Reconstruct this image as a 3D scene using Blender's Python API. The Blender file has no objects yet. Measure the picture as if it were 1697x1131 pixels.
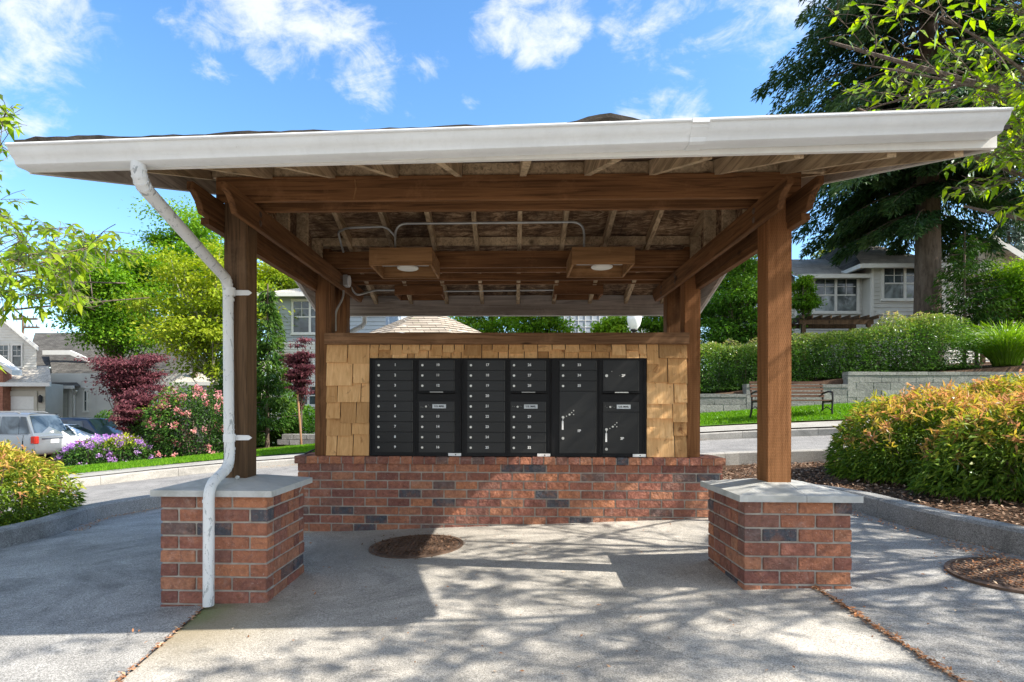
import bpy, bmesh, math, random
import numpy as np
from mathutils import Vector, Matrix
random.seed(7); rng = np.random.default_rng(7)
S = bpy.context.scene; COL = S.collection
R = math.radians
# ------------------------------------------------------------------ camera
CF, CPX, CPY = 977.34, 818.28, 679.43
CC = np.array([.0552, -3.3715, 1.1078])
def _cam():
    yaw, pitch, roll = .0306, .0007, .0029
    c, s = math.cos(yaw), math.sin(yaw); A = np.array([[c, s, 0], [-s, c, 0], [0, 0, 1]])
    c, s = math.cos(pitch), math.sin(pitch); B = np.array([[1, 0, 0], [0, c, s], [0, -s, c]])
    c, s = math.cos(roll), math.sin(roll); D = np.array([[c, 0, s], [0, 1, 0], [-s, 0, c]])
    return D @ B @ A
CM = _cam()
cd = bpy.data.cameras.new('camera'); cam = bpy.data.objects.new('camera', cd); COL.objects.link(cam)
mw = Matrix.Identity(4)
for i in range(3):
    mw[i][0] = CM[0][i]; mw[i][1] = CM[2][i]; mw[i][2] = -CM[1][i]; mw[i][3] = CC[i]
cam.matrix_world = mw
cd.sensor_width = 36; cd.lens = CF / 1697 * 36
cd.shift_x = (848.5 - CPX) / 1697; cd.shift_y = (CPY - 565.5) / 1697
cd.clip_start = .05; cd.clip_end = 2000
S.camera = cam
def ray(u, v): return CM.T @ np.array([(u - CPX) / CF, 1, -(v - CPY) / CF])
def P(u, v, y):
    d = ray(u, v); p = CC + d * (y - CC[1]) / d[1]; return Vector(p)
def proj(X):
    q = (np.asarray(X) - CC) @ CM.T
    return CPX + CF * q[..., 0] / q[..., 1], CPY - CF * q[..., 2] / q[..., 1], q[..., 1]
# ------------------------------------------------------------------ sun and sky
SUND = Vector((1.10, -.26, 1.0)).normalized()      # towards the sun
sun_el = math.asin(SUND.z); sun_az = math.atan2(SUND.x, SUND.y)
sl = bpy.data.lights.new('sun', 'SUN'); sl.energy = 4.3; sl.angle = R(.5); sl.color = (1, .93, .82)
so = bpy.data.objects.new('sun', sl); COL.objects.link(so); so.rotation_euler = SUND.to_track_quat('Z', 'Y').to_euler()
W = bpy.data.worlds.new('World'); S.world = W; W.use_nodes = True
def build_world():
    nt = W.node_tree; N = nt.nodes; L = nt.links
    for n in list(N): N.remove(n)
    out = N.new('ShaderNodeOutputWorld'); bg = N.new('ShaderNodeBackground'); bg.inputs[1].default_value = .14
    L.new(bg.outputs[0], out.inputs[0])
    sky = N.new('ShaderNodeTexSky'); sky.sky_type = 'NISHITA'; sky.sun_disc = False
    sky.sun_elevation = sun_el; sky.sun_rotation = sun_az; sky.altitude = 100; sky.air_density = 1.0; sky.dust_density = .6; sky.ozone_density = 2.2
    hs = N.new('ShaderNodeHueSaturation'); hs.inputs['Hue'].default_value = .498; hs.inputs['Saturation'].default_value = 1.2; hs.inputs['Value'].default_value = .98
    L.new(sky.outputs[0], hs.inputs['Color'])
    tc = N.new('ShaderNodeTexCoord')
    mp = N.new('ShaderNodeMapping'); mp.inputs['Scale'].default_value = (1, 1, 1.6)
    L.new(tc.outputs['Generated'], mp.inputs[0])
    n1 = N.new('ShaderNodeTexNoise'); n1.inputs['Scale'].default_value = 5.5; n1.inputs['Detail'].default_value = 12; n1.inputs['Roughness'].default_value = .62; n1.inputs['Distortion'].default_value = .35
    L.new(mp.outputs[0], n1.inputs['Vector'])
    acc = None
    # cloud banks: (pixel direction, angular radius, weight)
    for (u, v, r, w) in ((40, 40, 5.5, 1.0), (-60, 120, 7, .9), (470, 55, 5.0, 1.0), (380, 60, 4, .8), (600, 105, 4.0, 1.0), (540, 20, 4.5, .9), (690, 100, 2.2, .6),
                         (590, 165, 1.2, .65), (688, 178, 1.2, .6), (780, 165, 1.0, .4), (900, 25, 4.2, .85), (820, 40, 2.2, .6), (1090, 50, 4.6, 1.0), (1260, 30, 6, 1.1), (1190, 10, 6, .9),
                         (1130, 160, 3.6, 1.1), (1060, 185, 2.4, .85), (1190, 130, 2.4, .85), (1330, 20, 4, 1.0), (60, 410, .9, .5), (1330, 120, 5, .5), (1640, 330, 5, .6), (650, 0, 3, .6)):
        d = Vector(ray(u, v)).normalized()
        vm = N.new('ShaderNodeVectorMath'); vm.operation = 'DOT_PRODUCT'; vm.inputs[1].default_value = d
        nm = N.new('ShaderNodeVectorMath'); nm.operation = 'NORMALIZE'; L.new(tc.outputs['Generated'], nm.inputs[0]); L.new(nm.outputs[0], vm.inputs[0])
        mr = N.new('ShaderNodeMapRange'); mr.interpolation_type = 'SMOOTHSTEP'
        mr.inputs[1].default_value = math.cos(R(r * 1.35)); mr.inputs[2].default_value = math.cos(R(r * .15)); mr.inputs[3].default_value = 0; mr.inputs[4].default_value = w
        L.new(vm.outputs['Value'], mr.inputs[0])
        if acc is None: acc = mr.outputs[0]
        else:
            a = N.new('ShaderNodeMath'); a.operation = 'MAXIMUM'; L.new(acc, a.inputs[0]); L.new(mr.outputs[0], a.inputs[1]); acc = a.outputs[0]
    # unseen broken cloud added behind the photographer and overhead as neutral fill light
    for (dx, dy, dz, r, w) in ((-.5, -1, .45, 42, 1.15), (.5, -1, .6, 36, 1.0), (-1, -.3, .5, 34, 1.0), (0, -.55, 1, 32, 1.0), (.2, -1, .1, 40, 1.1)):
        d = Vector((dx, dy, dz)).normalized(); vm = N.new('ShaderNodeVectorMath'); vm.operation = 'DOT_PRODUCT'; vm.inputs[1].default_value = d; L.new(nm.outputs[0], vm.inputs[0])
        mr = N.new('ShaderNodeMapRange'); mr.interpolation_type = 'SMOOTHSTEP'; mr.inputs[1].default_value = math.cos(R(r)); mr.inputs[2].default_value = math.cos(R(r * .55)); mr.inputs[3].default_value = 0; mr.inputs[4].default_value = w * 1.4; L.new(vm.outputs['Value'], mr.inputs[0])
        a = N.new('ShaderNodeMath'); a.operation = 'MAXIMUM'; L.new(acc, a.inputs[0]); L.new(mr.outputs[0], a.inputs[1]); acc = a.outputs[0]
    a = N.new('ShaderNodeMath'); a.operation = 'MULTIPLY_ADD'; a.inputs[1].default_value = .40; L.new(acc, a.inputs[0]); 
    n2 = N.new('ShaderNodeTexNoise'); n2.inputs['Scale'].default_value = 16; n2.inputs['Detail'].default_value = 10; n2.inputs['Roughness'].default_value = .65; n2.inputs['Distortion'].default_value = .6; L.new(mp.outputs[0], n2.inputs['Vector'])
    s1 = N.new('ShaderNodeMath'); s1.operation = 'MULTIPLY_ADD'; s1.inputs[1].default_value = 1.3; s1.inputs[2].default_value = -.65; L.new(n1.outputs[0], s1.inputs[0])
    s2 = N.new('ShaderNodeMath'); s2.operation = 'MULTIPLY_ADD'; s2.inputs[1].default_value = .75; L.new(n2.outputs[0], s2.inputs[0]); L.new(s1.outputs[0], s2.inputs[2]); L.new(s2.outputs[0], a.inputs[2])
    mr = N.new('ShaderNodeMapRange'); mr.interpolation_type = 'SMOOTHSTEP'; mr.inputs[1].default_value = .62; mr.inputs[2].default_value = 1.0; mr.inputs[4].default_value = .84
    L.new(a.outputs[0], mr.inputs[0])
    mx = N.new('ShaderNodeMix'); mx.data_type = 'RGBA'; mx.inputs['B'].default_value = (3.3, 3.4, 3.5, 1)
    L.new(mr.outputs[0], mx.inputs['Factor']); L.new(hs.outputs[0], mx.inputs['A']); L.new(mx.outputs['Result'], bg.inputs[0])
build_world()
S.view_settings.view_transform = 'Standard'; S.view_settings.look = 'None'; S.view_settings.exposure = 1.3; S.view_settings.gamma = 1
try:
    S.cycles.max_bounces = 8; S.cycles.transparent_max_bounces = 8
except Exception: pass
# ------------------------------------------------------------------ tagging
def tag(o, label=None, cat=None, group=None, kind=None):
    if label: o['label'] = label
    if cat: o['category'] = cat
    if group: o['group'] = group
    if kind: o['kind'] = kind
    return o
def empty(name, loc, label, cat, group=None):
    o = bpy.data.objects.new(name, None); COL.objects.link(o); o.location = loc; o.empty_display_size = .1
    return tag(o, label, cat, group)
def link(name, me, parent=None):
    o = bpy.data.objects.new(name, me); COL.objects.link(o)
    if parent is not None:
        o.parent = parent
        o.matrix_parent_inverse = world_inv(parent)
    return o
def world_inv(p):
    m = Matrix.Identity(4); q = p
    chain = []
    while q is not None: chain.append(q); q = q.parent
    for q in reversed(chain):
        m = m @ q.matrix_parent_inverse @ Matrix.LocRotScale(q.location, q.rotation_euler, q.scale)
    return m.inverted()
# ------------------------------------------------------------------ mesh builder
class MB:
    def __init__(s): s.v = []; s.f = []
    def add(s, vs, fs):
        n = len(s.v); s.v += [tuple(x) for x in vs]; s.f += [tuple(i + n for i in f) for f in fs]; return s
    def box(s, a, b, M=None, jit=0):
        x0, y0, z0 = a; x1, y1, z1 = b
        vs = [Vector(p) for p in ((x0, y0, z0), (x1, y0, z0), (x1, y1, z0), (x0, y1, z0), (x0, y0, z1), (x1, y0, z1), (x1, y1, z1), (x0, y1, z1))]
        if jit: vs = [p + Vector((random.uniform(-jit, jit), random.uniform(-jit, jit), random.uniform(-jit, jit))) for p in vs]
        if M is not None: vs = [M @ p for p in vs]
        return s.add(vs, ((0, 3, 2, 1), (4, 5, 6, 7), (0, 1, 5, 4), (1, 2, 6, 5), (2, 3, 7, 6), (3, 0, 4, 7)))
    def bar(s, a, b, w, h, up=(0, 0, 1), off=(0, 0)):
        """beam from a to b; w across, h along up"""
        a = Vector(a); b = Vector(b); d = (b - a); L = d.length; d.normalize(); u = Vector(up); x = d.cross(u).normalized(); u = x.cross(d).normalized()
        M = Matrix(((x.x, d.x, u.x, a.x), (x.y, d.y, u.y, a.y), (x.z, d.z, u.z, a.z), (0, 0, 0, 1)))
        return s.box((-w / 2 + off[0], 0, -h / 2 + off[1]), (w / 2 + off[0], L, h / 2 + off[1]), M)
    def prism(s, pts, axis, a, b):
        """polygon pts in the plane normal to axis, from a to b"""
        n = len(pts); vs = []
        for t in (a, b):
            for p in pts:
                vs.append({'x': (t, p[0], p[1]), 'y': (p[0], t, p[1]), 'z': (p[0], p[1], t)}[axis])
        fs = [tuple(range(n)), tuple(reversed(range(n, 2 * n)))] + [(i, i + n, (i + 1) % n + n, (i + 1) % n) for i in range(n)]
        return s.add(vs, fs)
    def tube(s, pts, r, n=8, caps=True):
        pts = [Vector(p) for p in pts]; rs = r if isinstance(r, (list, tuple)) else [r] * len(pts)
        rings = []; prev = None
        for i, p in enumerate(pts):
            d = (pts[min(i + 1, len(pts) - 1)] - pts[max(i - 1, 0)])
            if d.length < 1e-9: d = Vector((0, 0, 1))
            d.normalize()
            if prev is None: x = d.orthogonal().normalized()
            else:
                x = prev - d * prev.dot(d)
                x = x.normalized() if x.length > 1e-6 else d.orthogonal().normalized()
            prev = x; y = d.cross(x)
            rings.append([p + (x * math.cos(2 * math.pi * k / n) + y * math.sin(2 * math.pi * k / n)) * rs[i] for k in range(n)])
        vs = [q for rg in rings for q in rg]; fs = []
        for i in range(len(pts) - 1):
            for k in range(n): fs.append((i * n + k, i * n + (k + 1) % n, (i + 1) * n + (k + 1) % n, (i + 1) * n + k))
        if caps: fs += [tuple(reversed(range(n))), tuple(range((len(pts) - 1) * n, len(pts) * n))]
        return s.add(vs, fs)
    def lathe(s, c, prof, n=20):
        vs = [(c[0] + r * math.cos(2 * math.pi * k / n), c[1] + r * math.sin(2 * math.pi * k / n), c[2] + z) for r, z in prof for k in range(n)]
        m = len(prof); fs = [(i * n + k, i * n + (k + 1) % n, (i + 1) * n + (k + 1) % n, (i + 1) * n + k) for i in range(m - 1) for k in range(n)]
        fs += [tuple(reversed(range(n))), tuple(range((m - 1) * n, m * n))]
        return s.add(vs, fs)
    def disc(s, c, nrm, r, h, n=14):
        c = Vector(c); nrm = Vector(nrm).normalized(); return s.tube([c, c + nrm * h], r, n)
    def build(s, name, mat, parent=None, smooth=False, bevel=0):
        me = bpy.data.meshes.new(name); me.from_pydata(s.v, [], s.f); me.materials.append(mat)
        bm = bmesh.new(); bm.from_mesh(me); bmesh.ops.recalc_face_normals(bm, faces=bm.faces)
        if bevel: bmesh.ops.bevel(bm, geom=bm.edges, offset=bevel, segments=2, affect='EDGES', clamp_overlap=True)
        bm.to_mesh(me); bm.free()
        if smooth:
            me.polygons.foreach_set('use_smooth', [True] * len(me.polygons))
            try: me.set_sharp_from_angle(angle=R(38))
            except Exception: pass
        return link(name, me, parent)
# ------------------------------------------------------------------ materials
class NT:
    def __init__(s, name, rough=.7, spec=.3, metal=0):
        s.m = bpy.data.materials.new(name); s.m.use_nodes = True; s.t = s.m.node_tree; s.N = s.t.nodes; s.L = s.t.links
        s.b = s.N['Principled BSDF']; s.b.inputs['Roughness'].default_value = rough; s.b.inputs['Metallic'].default_value = metal
        s.b.inputs['Specular IOR Level'].default_value = spec
        s.tc = s.N.new('ShaderNodeTexCoord').outputs['Object']
    def n(s, t, **k):
        n = s.N.new(t)
        for a, b in k.items(): setattr(n, a, b)
        return n
    def lk(s, a, b): s.L.new(a, b); return b
    def mapping(s, scale=(1, 1, 1), rot=(0, 0, 0), loc=(0, 0, 0), src=None):
        n = s.n('ShaderNodeMapping'); n.inputs['Scale'].default_value = scale; n.inputs['Rotation'].default_value = rot; n.inputs['Location'].default_value = loc
        s.lk(src or s.tc, n.inputs[0]); return n.outputs[0]
    def noise(s, scale, detail=4, rough=.55, src=None, dist=0):
        n = s.n('ShaderNodeTexNoise'); n.inputs['Scale'].default_value = scale; n.inputs['Detail'].default_value = detail; n.inputs['Roughness'].default_value = rough; n.inputs['Distortion'].default_value = dist
        s.lk(src or s.tc, n.inputs['Vector']); return n.outputs[0]
    def voro(s, scale, src=None, feature='F1', out=0):
        n = s.n('ShaderNodeTexVoronoi', feature=feature); n.inputs['Scale'].default_value = scale; s.lk(src or s.tc, n.inputs['Vector']); return n.outputs[out]
    def ramp(s, f, stops, interp='LINEAR'):
        n = s.n('ShaderNodeValToRGB'); n.color_ramp.interpolation = interp; e = n.color_ramp.elements
        while len(e) < len(stops): e.new(.5)
        for i, (p, c) in enumerate(stops):
            e[i].position = p; e[i].color = (c, c, c, 1) if isinstance(c, (int, float)) else (*c, 1)
        s.lk(f, n.inputs[0]); return n.outputs[0]
    def mix(s, f, a, b, mode='MIX'):
        n = s.n('ShaderNodeMix', data_type='RGBA', blend_type=mode)
        for v, i in ((f, n.inputs['Factor']), (a, n.inputs['A']), (b, n.inputs['B'])):
            if isinstance(v, (int, float)): i.default_value = v if i.type == 'VALUE' else (v, v, v, 1)
            elif isinstance(v, tuple): i.default_value = (*v, 1)
            else: s.lk(v, i)
        return n.outputs['Result']
    def math(s, op, a, b=0.):
        n = s.n('ShaderNodeMath', operation=op)
        for v, i in ((a, n.inputs[0]), (b, n.inputs[1])):
            if isinstance(v, (int, float)): i.default_value = v
            else: s.lk(v, i)
        return n.outputs[0]
    def island(s): return s.n('ShaderNodeNewGeometry').outputs['Random Per Island']
    def objrand(s): return s.n('ShaderNodeObjectInfo').outputs['Random']
    def col(s, c):
        if isinstance(c, tuple): s.b.inputs['Base Color'].default_value = (*c, 1)
        else: s.lk(c, s.b.inputs['Base Color'])
    def rough(s, f): s.lk(f, s.b.inputs['Roughness'])
    def bump(s, h, strength=.3, dist=.01):
        n = s.n('ShaderNodeBump'); n.inputs['Strength'].default_value = strength; n.inputs['Distance'].default_value = dist
        s.lk(h, n.inputs['Height']); s.lk(n.outputs[0], s.b.inputs['Normal'])
def simple(name, c, rough=.6, spec=.3, metal=0, var=.12, scale=6, bump=0):
    t = NT(name, rough, spec, metal); f = t.noise(scale, 5)
    a = tuple(x * (1 - var) for x in c); b = tuple(min(1, x * (1 + var)) for x in c)
    t.col(t.ramp(f, ((.3, a), (.7, b))))
    if bump: t.bump(t.noise(scale * 8, 4), .4, bump)
    return t.m
def wood(name, dark, light, axis, knots=True, rough=.75, island=True, gs=1.0):
    """axis = grain direction 0,1,2"""
    t = NT(name, rough, .2)
    sc = [38 * gs] * 3; sc[axis] = 1.6 * gs
    off = t.n('ShaderNodeCombineXYZ'); r = t.island() if island else t.objrand()
    m = t.math('MULTIPLY', r, 37.); [t.lk(m, off.inputs[i]) for i in range(3)]
    va = t.n('ShaderNodeVectorMath', operation='ADD'); t.lk(t.tc, va.inputs[0]); t.lk(off.outputs[0], va.inputs[1])
    g = t.noise(1, 6, .6, t.mapping(tuple(sc), src=va.outputs[0]), 1.2)
    sc2 = [7.] * 3; sc2[axis] = .7
    g2 = t.noise(1, 4, .6, t.mapping(tuple(sc2), src=va.outputs[0]))
    c = t.ramp(g, ((.32, tuple(x * .62 for x in dark)), (.5, tuple((x + y) / 2 for x, y in zip(dark, light))), (.68, light)))
    c = t.mix(t.ramp(g2, ((.42, 0.), (.7, .75))), c, tuple(x * .6 for x in dark))
    c = t.mix(t.ramp(t.noise(3.1, 6, .75, va.outputs[0]), ((.55, 0.), (.75, .35))), c, tuple(min(1, x * 1.5 + .03) for x in light))
    c = t.mix(.55, c, t.ramp(r, ((0, .55), (1, 1.25))), 'MULTIPLY')
    if knots:
        k = t.voro(1, t.mapping(tuple((3.2 if i != axis else 1.7) for i in range(3)), src=va.outputs[0]))
        c = t.mix(t.ramp(k, ((.05, .9), (.11, 0.))), c, tuple(x * .25 for x in dark))
    t.col(c); t.bump(g, .35, .004); return t.m
SD, SLt = (.12, .052, .019), (.28, .13, .052)
M = {}
M['stain_x'] = wood('stained_timber_x', SD, SLt, 0); M['stain_y'] = wood('stained_timber_y', SD, SLt, 1); M['stain_z'] = wood('stained_timber_z', SD, SLt, 2)
M['old_z'] = wood('weathered_post', (.085, .05, .026), (.17, .10, .052), 2)
M['rafter'] = wood('rafter_wood', (.36, .25, .145), (.68, .50, .31), 1)
M['tan_x'] = wood('fixture_cedar', (.30, .15, .06), (.48, .26, .11), 0, island=False)
M['tan_dark'] = wood('fixture_stained', (.12, .05, .02), (.22, .095, .04), 0, island=False)
M['tan_mid'] = wood('fixture_brown', (.19, .085, .035), (.33, .16, .07), 0, island=False)
M['barge'] = wood('weathered_board', (.46, .40, .34), (.66, .59, .52), 1, gs=.7)
M['barge_x'] = wood('weathered_board_x', (.44, .39, .34), (.62, .56, .50), 0, gs=.7)
M['rail'] = wood('top_rail_wood', (.17, .085, .04), (.33, .18, .09), 0)
def m_incised():
    t = NT('incised_post', .8, .15)
    g = t.noise(1, 5, .6, t.mapping((30, 30, 1.5)), 1)
    c = t.ramp(g, ((.3, (.16, .065, .022)), (.7, (.33, .15, .062))))
    w = t.n('ShaderNodeTexBrick'); w.inputs['Scale'].default_value = 1; w.inputs['Brick Width'].default_value = .012; w.inputs['Row Height'].default_value = .018; w.inputs['Mortar Size'].default_value = .0042
    sp = t.n('ShaderNodeSeparateXYZ'); t.lk(t.tc, sp.inputs[0]); cb = t.n('ShaderNodeCombineXYZ'); t.lk(t.math('ADD', sp.outputs[0], sp.outputs[1]), cb.inputs[0]); t.lk(sp.outputs[2], cb.inputs[1]); t.lk(cb.outputs[0], w.inputs['Vector'])
    pk = w.outputs['Fac']
    c = t.mix(t.math('MULTIPLY', t.math('SUBTRACT', 1., pk), .3), c, (.09, .035, .014))
    t.col(c); t.bump(t.math('ADD', t.math('MULTIPLY', pk, .6), g), .5, .004); return t.m
M['incised'] = m_incised()
def m_osb():
    t = NT('osb_sheathing', .85, .15)
    f = t.noise(1, 9, .78, t.mapping((3.2, 12, 12)), 2.6)
    c = t.ramp(f, ((.32, (.035, .02, .012)), (.44, (.13, .075, .042)), (.53, (.30, .19, .11)), (.68, (.66, .49, .31))))
    p = t.noise(2.3, 6, .75, dist=1.4)
    c = t.mix(t.ramp(p, ((.44, 0.), (.62, .85))), c, (.055, .033, .022))
    t.col(c); t.bump(f, .5, .006); return t.m
M['osb'] = m_osb()
def m_shake():
    t = NT('cedar_shake', .75, .2)
    r = t.island()
    off = t.n('ShaderNodeCombineXYZ'); m = t.math('MULTIPLY', r, 51.); [t.lk(m, off.inputs[i]) for i in range(3)]
    va = t.n('ShaderNodeVectorMath', operation='ADD'); t.lk(t.tc, va.inputs[0]); t.lk(off.outputs[0], va.inputs[1])
    g = t.noise(1, 7, .62, t.mapping((34, 34, 3.), rot=(0, .12, 0), src=va.outputs[0]), 1.2)
    c = t.ramp(g, ((.3, (.64, .36, .15)), (.7, (.88, .58, .29))))
    kn = t.noise(4.2, 5, .6, va.outputs[0], 2.5)
    c = t.mix(t.ramp(kn, ((.60, 0.), (.72, .8))), c, (.26, .10, .035))
    c = t.mix(.8, c, t.ramp(r, ((0, (.42, .34, .26)), (.3, (.85, .74, .62)), (.7, (1.0, .95, .88)), (1, (1.2, 1.15, 1.1)))), 'MULTIPLY')
    t.col(c); t.bump(g, .6, .006); return t.m
M['shake'] = m_shake()
def m_brick():
    t = NT('clay_brick', .85, .15)
    r = t.island()
    c = t.ramp(r, ((0, (.22, .09, .07)), (.14, (.38, .15, .085)), (.30, (.27, .11, .075)), (.45, (.42, .185, .105)), (.60, (.33, .13, .09)), (.75, (.47, .19, .095)), (.80, (.25, .12, .09)), (.87, (.16, .11, .10)), (.925, (.085, .09, .105))), 'CONSTANT')
    n = t.noise(26, 7, .68); n2 = t.noise(7, 5, .7, dist=.8)
    c = t.mix(.8, c, t.ramp(n, ((.25, .5), (.75, 1.35))), 'MULTIPLY')
    c = t.mix(t.ramp(n2, ((.56, 0.), (.74, .4))), c, (.50, .36, .30))
    c = t.mix(t.ramp(t.noise(13, 6, .75, dist=1.), ((.48, 0.), (.66, .65))), c, (.17, .075, .06))
    c = t.mix(t.ramp(t.noise(10, 5, .7, t.mapping((1, 1, 1), loc=(5, 3, 1))), ((.52, 0.), (.68, .28))), c, (.48, .20, .09))
    c = t.mix(t.ramp(t.noise(75, 4, .8), ((.62, 0.), (.68, .6))), c, (.62, .54, .46))
    c = t.mix(t.ramp(t.noise(11, 5, .75), ((.6, 0.), (.7, .45))), c, (.09, .06, .055))
    hs = t.n('ShaderNodeHueSaturation'); hs.inputs['Saturation'].default_value = .97; hs.inputs['Value'].default_value = 1.1; t.lk(c, hs.inputs['Color']); c = hs.outputs[0]
    t.col(c); t.bump(t.math('ADD', n, t.math('MULTIPLY', t.noise(9, 4), 1.8)), 1., .022); return t.m
M['brick'] = m_brick()
M['mortar'] = simple('mortar', (.37, .33, .285), .9, .1, var=.25, scale=14, bump=.004)
def m_cap():
    t = NT('cap_concrete', .8, .2)
    n = t.noise(6, 8, .65, dist=.6); c = t.ramp(n, ((.3, (.40, .405, .39)), (.7, (.56, .56, .53))))
    c = t.mix(t.ramp(t.noise(3, 6, .7, dist=1), ((.5, 0.), (.72, .6))), c, (.25, .25, .22))
    t.col(c); t.bump(t.noise(60, 5), .3, .003); return t.m
M['cap'] = m_cap()
def mx2(t):
    nz = t.n('ShaderNodeTexNoise'); nz.inputs['Scale'].default_value = 9; nz.inputs['Detail'].default_value = 6; t.lk(t.tc, nz.inputs['Vector']); return t.mix(.12, t.tc, nz.outputs[1])
def m_conc(name, a, b, stain, speck=.5, joint=None):
    t = NT(name, .88, .2)
    n = t.noise(1.7, 9, .68, dist=.7); c = t.ramp(n, ((.34, a), (.66, b)))
    c = t.mix(t.ramp(t.noise(.9, 7, .72, dist=1.5), ((.47, 0.), (.66, .85))), c, stain)
    c = t.mix(t.ramp(t.noise(5.5, 8, .8, dist=.9), ((.55, 0.), (.72, .55))), c, stain)
    sp = t.noise(170, 3, .7); c = t.mix(speck, c, t.ramp(sp, ((.33, .22), (.5, 1.), (.66, 1.75))), 'MULTIPLY')
    sp2 = t.noise(62, 5, .8); c = t.mix(speck * .7, c, t.ramp(sp2, ((.32, .45), (.5, 1.), (.68, 1.5))), 'MULTIPLY')
    v = t.n('ShaderNodeTexVoronoi', feature='DISTANCE_TO_EDGE'); v.inputs['Scale'].default_value = .75
    nz = t.n('ShaderNodeTexNoise'); nz.inputs['Scale'].default_value = 3; nz.inputs['Detail'].default_value = 8; t.lk(t.tc, nz.inputs['Vector'])
    mx = t.mix(.16, t.tc, nz.outputs[1]); t.lk(mx, v.inputs['Vector'])
    ck = t.math('MULTIPLY', t.ramp(v.outputs[0], ((.0, .35), (.004, 0.))), t.ramp(t.noise(.8, 2), ((.5, 0.), (.6, 1.))))
    c = t.mix(ck, c, (.10, .09, .075))
    if joint:
        for (px_, py_, r_, cc_) in joint:
            dn = t.n('ShaderNodeVectorMath', operation='DISTANCE'); t.lk(mx2(t), dn.inputs[0]); dn.inputs[1].default_value = (px_, py_, 0); c = t.mix(t.ramp(dn.outputs['Value'], ((r_ * .2, .75), (r_, 0.))), c, cc_)
    t.col(c); t.bump(t.math('ADD', sp, t.math('MULTIPLY', sp2, 1.3)), .5, .004); return t.m
M['slab'] = m_conc('slab_concrete', (.34, .32, .285), (.49, .46, .41), (.22, .21, .19), .7, [(-1.35, -.2, .55, (.24, .19, .10)), (-1.50, -.08, .28, (.10, .16, .02)), (-.7, 1.2, .75, (.22, .20, .17))])
M['drive'] = m_conc('drive_concrete', (.26, .253, .24), (.38, .37, .35), (.17, .166, .158), .85)
M['road'] = m_conc('road_asphalt', (.20, .195, .185), (.28, .27, .255), (.155, .15, .145), .7)
M['walk'] = m_conc('sidewalk_concrete', (.31, .295, .26), (.41, .39, .35), (.24, .23, .205), .4)
M['kerb'] = m_conc('kerb_concrete', (.23, .226, .215), (.33, .325, .31), (.15, .148, .142), .8)
M['kerb_l'] = m_conc('kerb_pale', (.30, .285, .255), (.39, .37, .335), (.22, .21, .19), .5)
def m_soil():
    t = NT('mulch_soil', .95, .1)
    n = t.noise(60, 6, .8); c = t.ramp(n, ((.3, (.045, .028, .018)), (.55, (.12, .075, .048)), (.75, (.27, .17, .11))))
    c = t.mix(.5, c, t.ramp(t.noise(2.5, 5), ((.3, .55), (.7, 1.4))), 'MULTIPLY'); t.col(c); t.bump(n, 1, .03); return t.m
M['soil'] = m_soil()
def m_lawn():
    t = NT('lawn_turf', .9, .1)
    n = t.noise(40, 6, .8); c = t.ramp(n, ((.3, (.055, .13, .012)), (.7, (.15, .30, .035))))
    c = t.mix(.6, c, t.ramp(t.noise(1.1, 5), ((.3, .75), (.7, 1.25))), 'MULTIPLY'); t.col(c); t.bump(n, 1, .04); return t.m
M['lawn'] = m_lawn()
def m_white(name, base=(.80, .81, .80), flake=.0):
    t = NT(name, .42, .4)
    n = t.noise(3, 7, .7); c = t.ramp(n, ((.3, tuple(x * .86 for x in base)), (.7, base)))
    st = t.noise(1, 5, .7, t.mapping((30, 30, 2)))
    c = t.mix(t.ramp(st, ((.5, 0.), (.8, .2))), c, (.50, .49, .44))
    c = t.mix(t.ramp(t.noise(55, 3, .7), ((.70, 0.), (.74, .35))), c, (.25, .23, .19))
    if flake:
        c = t.mix(t.ramp(t.noise(1, 7, .8, t.mapping((15, 15, 6)), 1.6), ((.565, 0.), (.58, 1.))), c, (.33, .35, .35))
        c = t.mix(t.ramp(t.noise(40, 4, .8), ((.70, 0.), (.72, .8))), c, (.12, .10, .09))
    t.col(c); return t.m
M['white'] = m_white('white_gutter_metal'); M['pipe'] = m_white('flaking_white_paint', (.76, .77, .76), 1)
M['fasciaw'] = m_white('white_fascia_paint', (.82, .80, .74))
M['trim'] = simple('white_trim_paint', (.74, .74, .71), .5, .3, var=.05)
M['black'] = simple('black_powder_coat', (.012, .012, .013), .5, .22, var=.2, scale=3)
M['blackdoor'] = simple('black_door_enamel', (.019, .0195, .0195), .36, .35, var=.25, scale=2)
M['steel'] = simple('brushed_steel', (.62, .61, .56), .35, .5, .85)
M['galv'] = simple('galvanised_conduit', (.42, .42, .40), .45, .4, .5)
M['decal'] = simple('white_decal', (.88, .88, .86), .5, .3, var=.02); M['hinge'] = simple('dark_bronze_hinge', (.06, .06, .055), .4, .5, .3)
M['ink'] = simple('dark_ink', (.03, .03, .035), .6, .2)
M['plate'] = simple('silver_plate', (.62, .66, .68), .4, .4, .1, var=.05)
M['lampdisc'] = simple('frosted_lens', (.80, .78, .70), .4, .4, var=.04)
M['globe'] = simple('opal_globe', (.88, .88, .86), .25, .5, var=.02)
M['iron'] = simple('cast_iron', (.035, .033, .032), .6, .4, .3, var=.3, scale=20)
M['cover'] = simple('rusty_cover_iron', (.13, .085, .06), .75, .3, .2, var=.4, scale=12, bump=.004)
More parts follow.
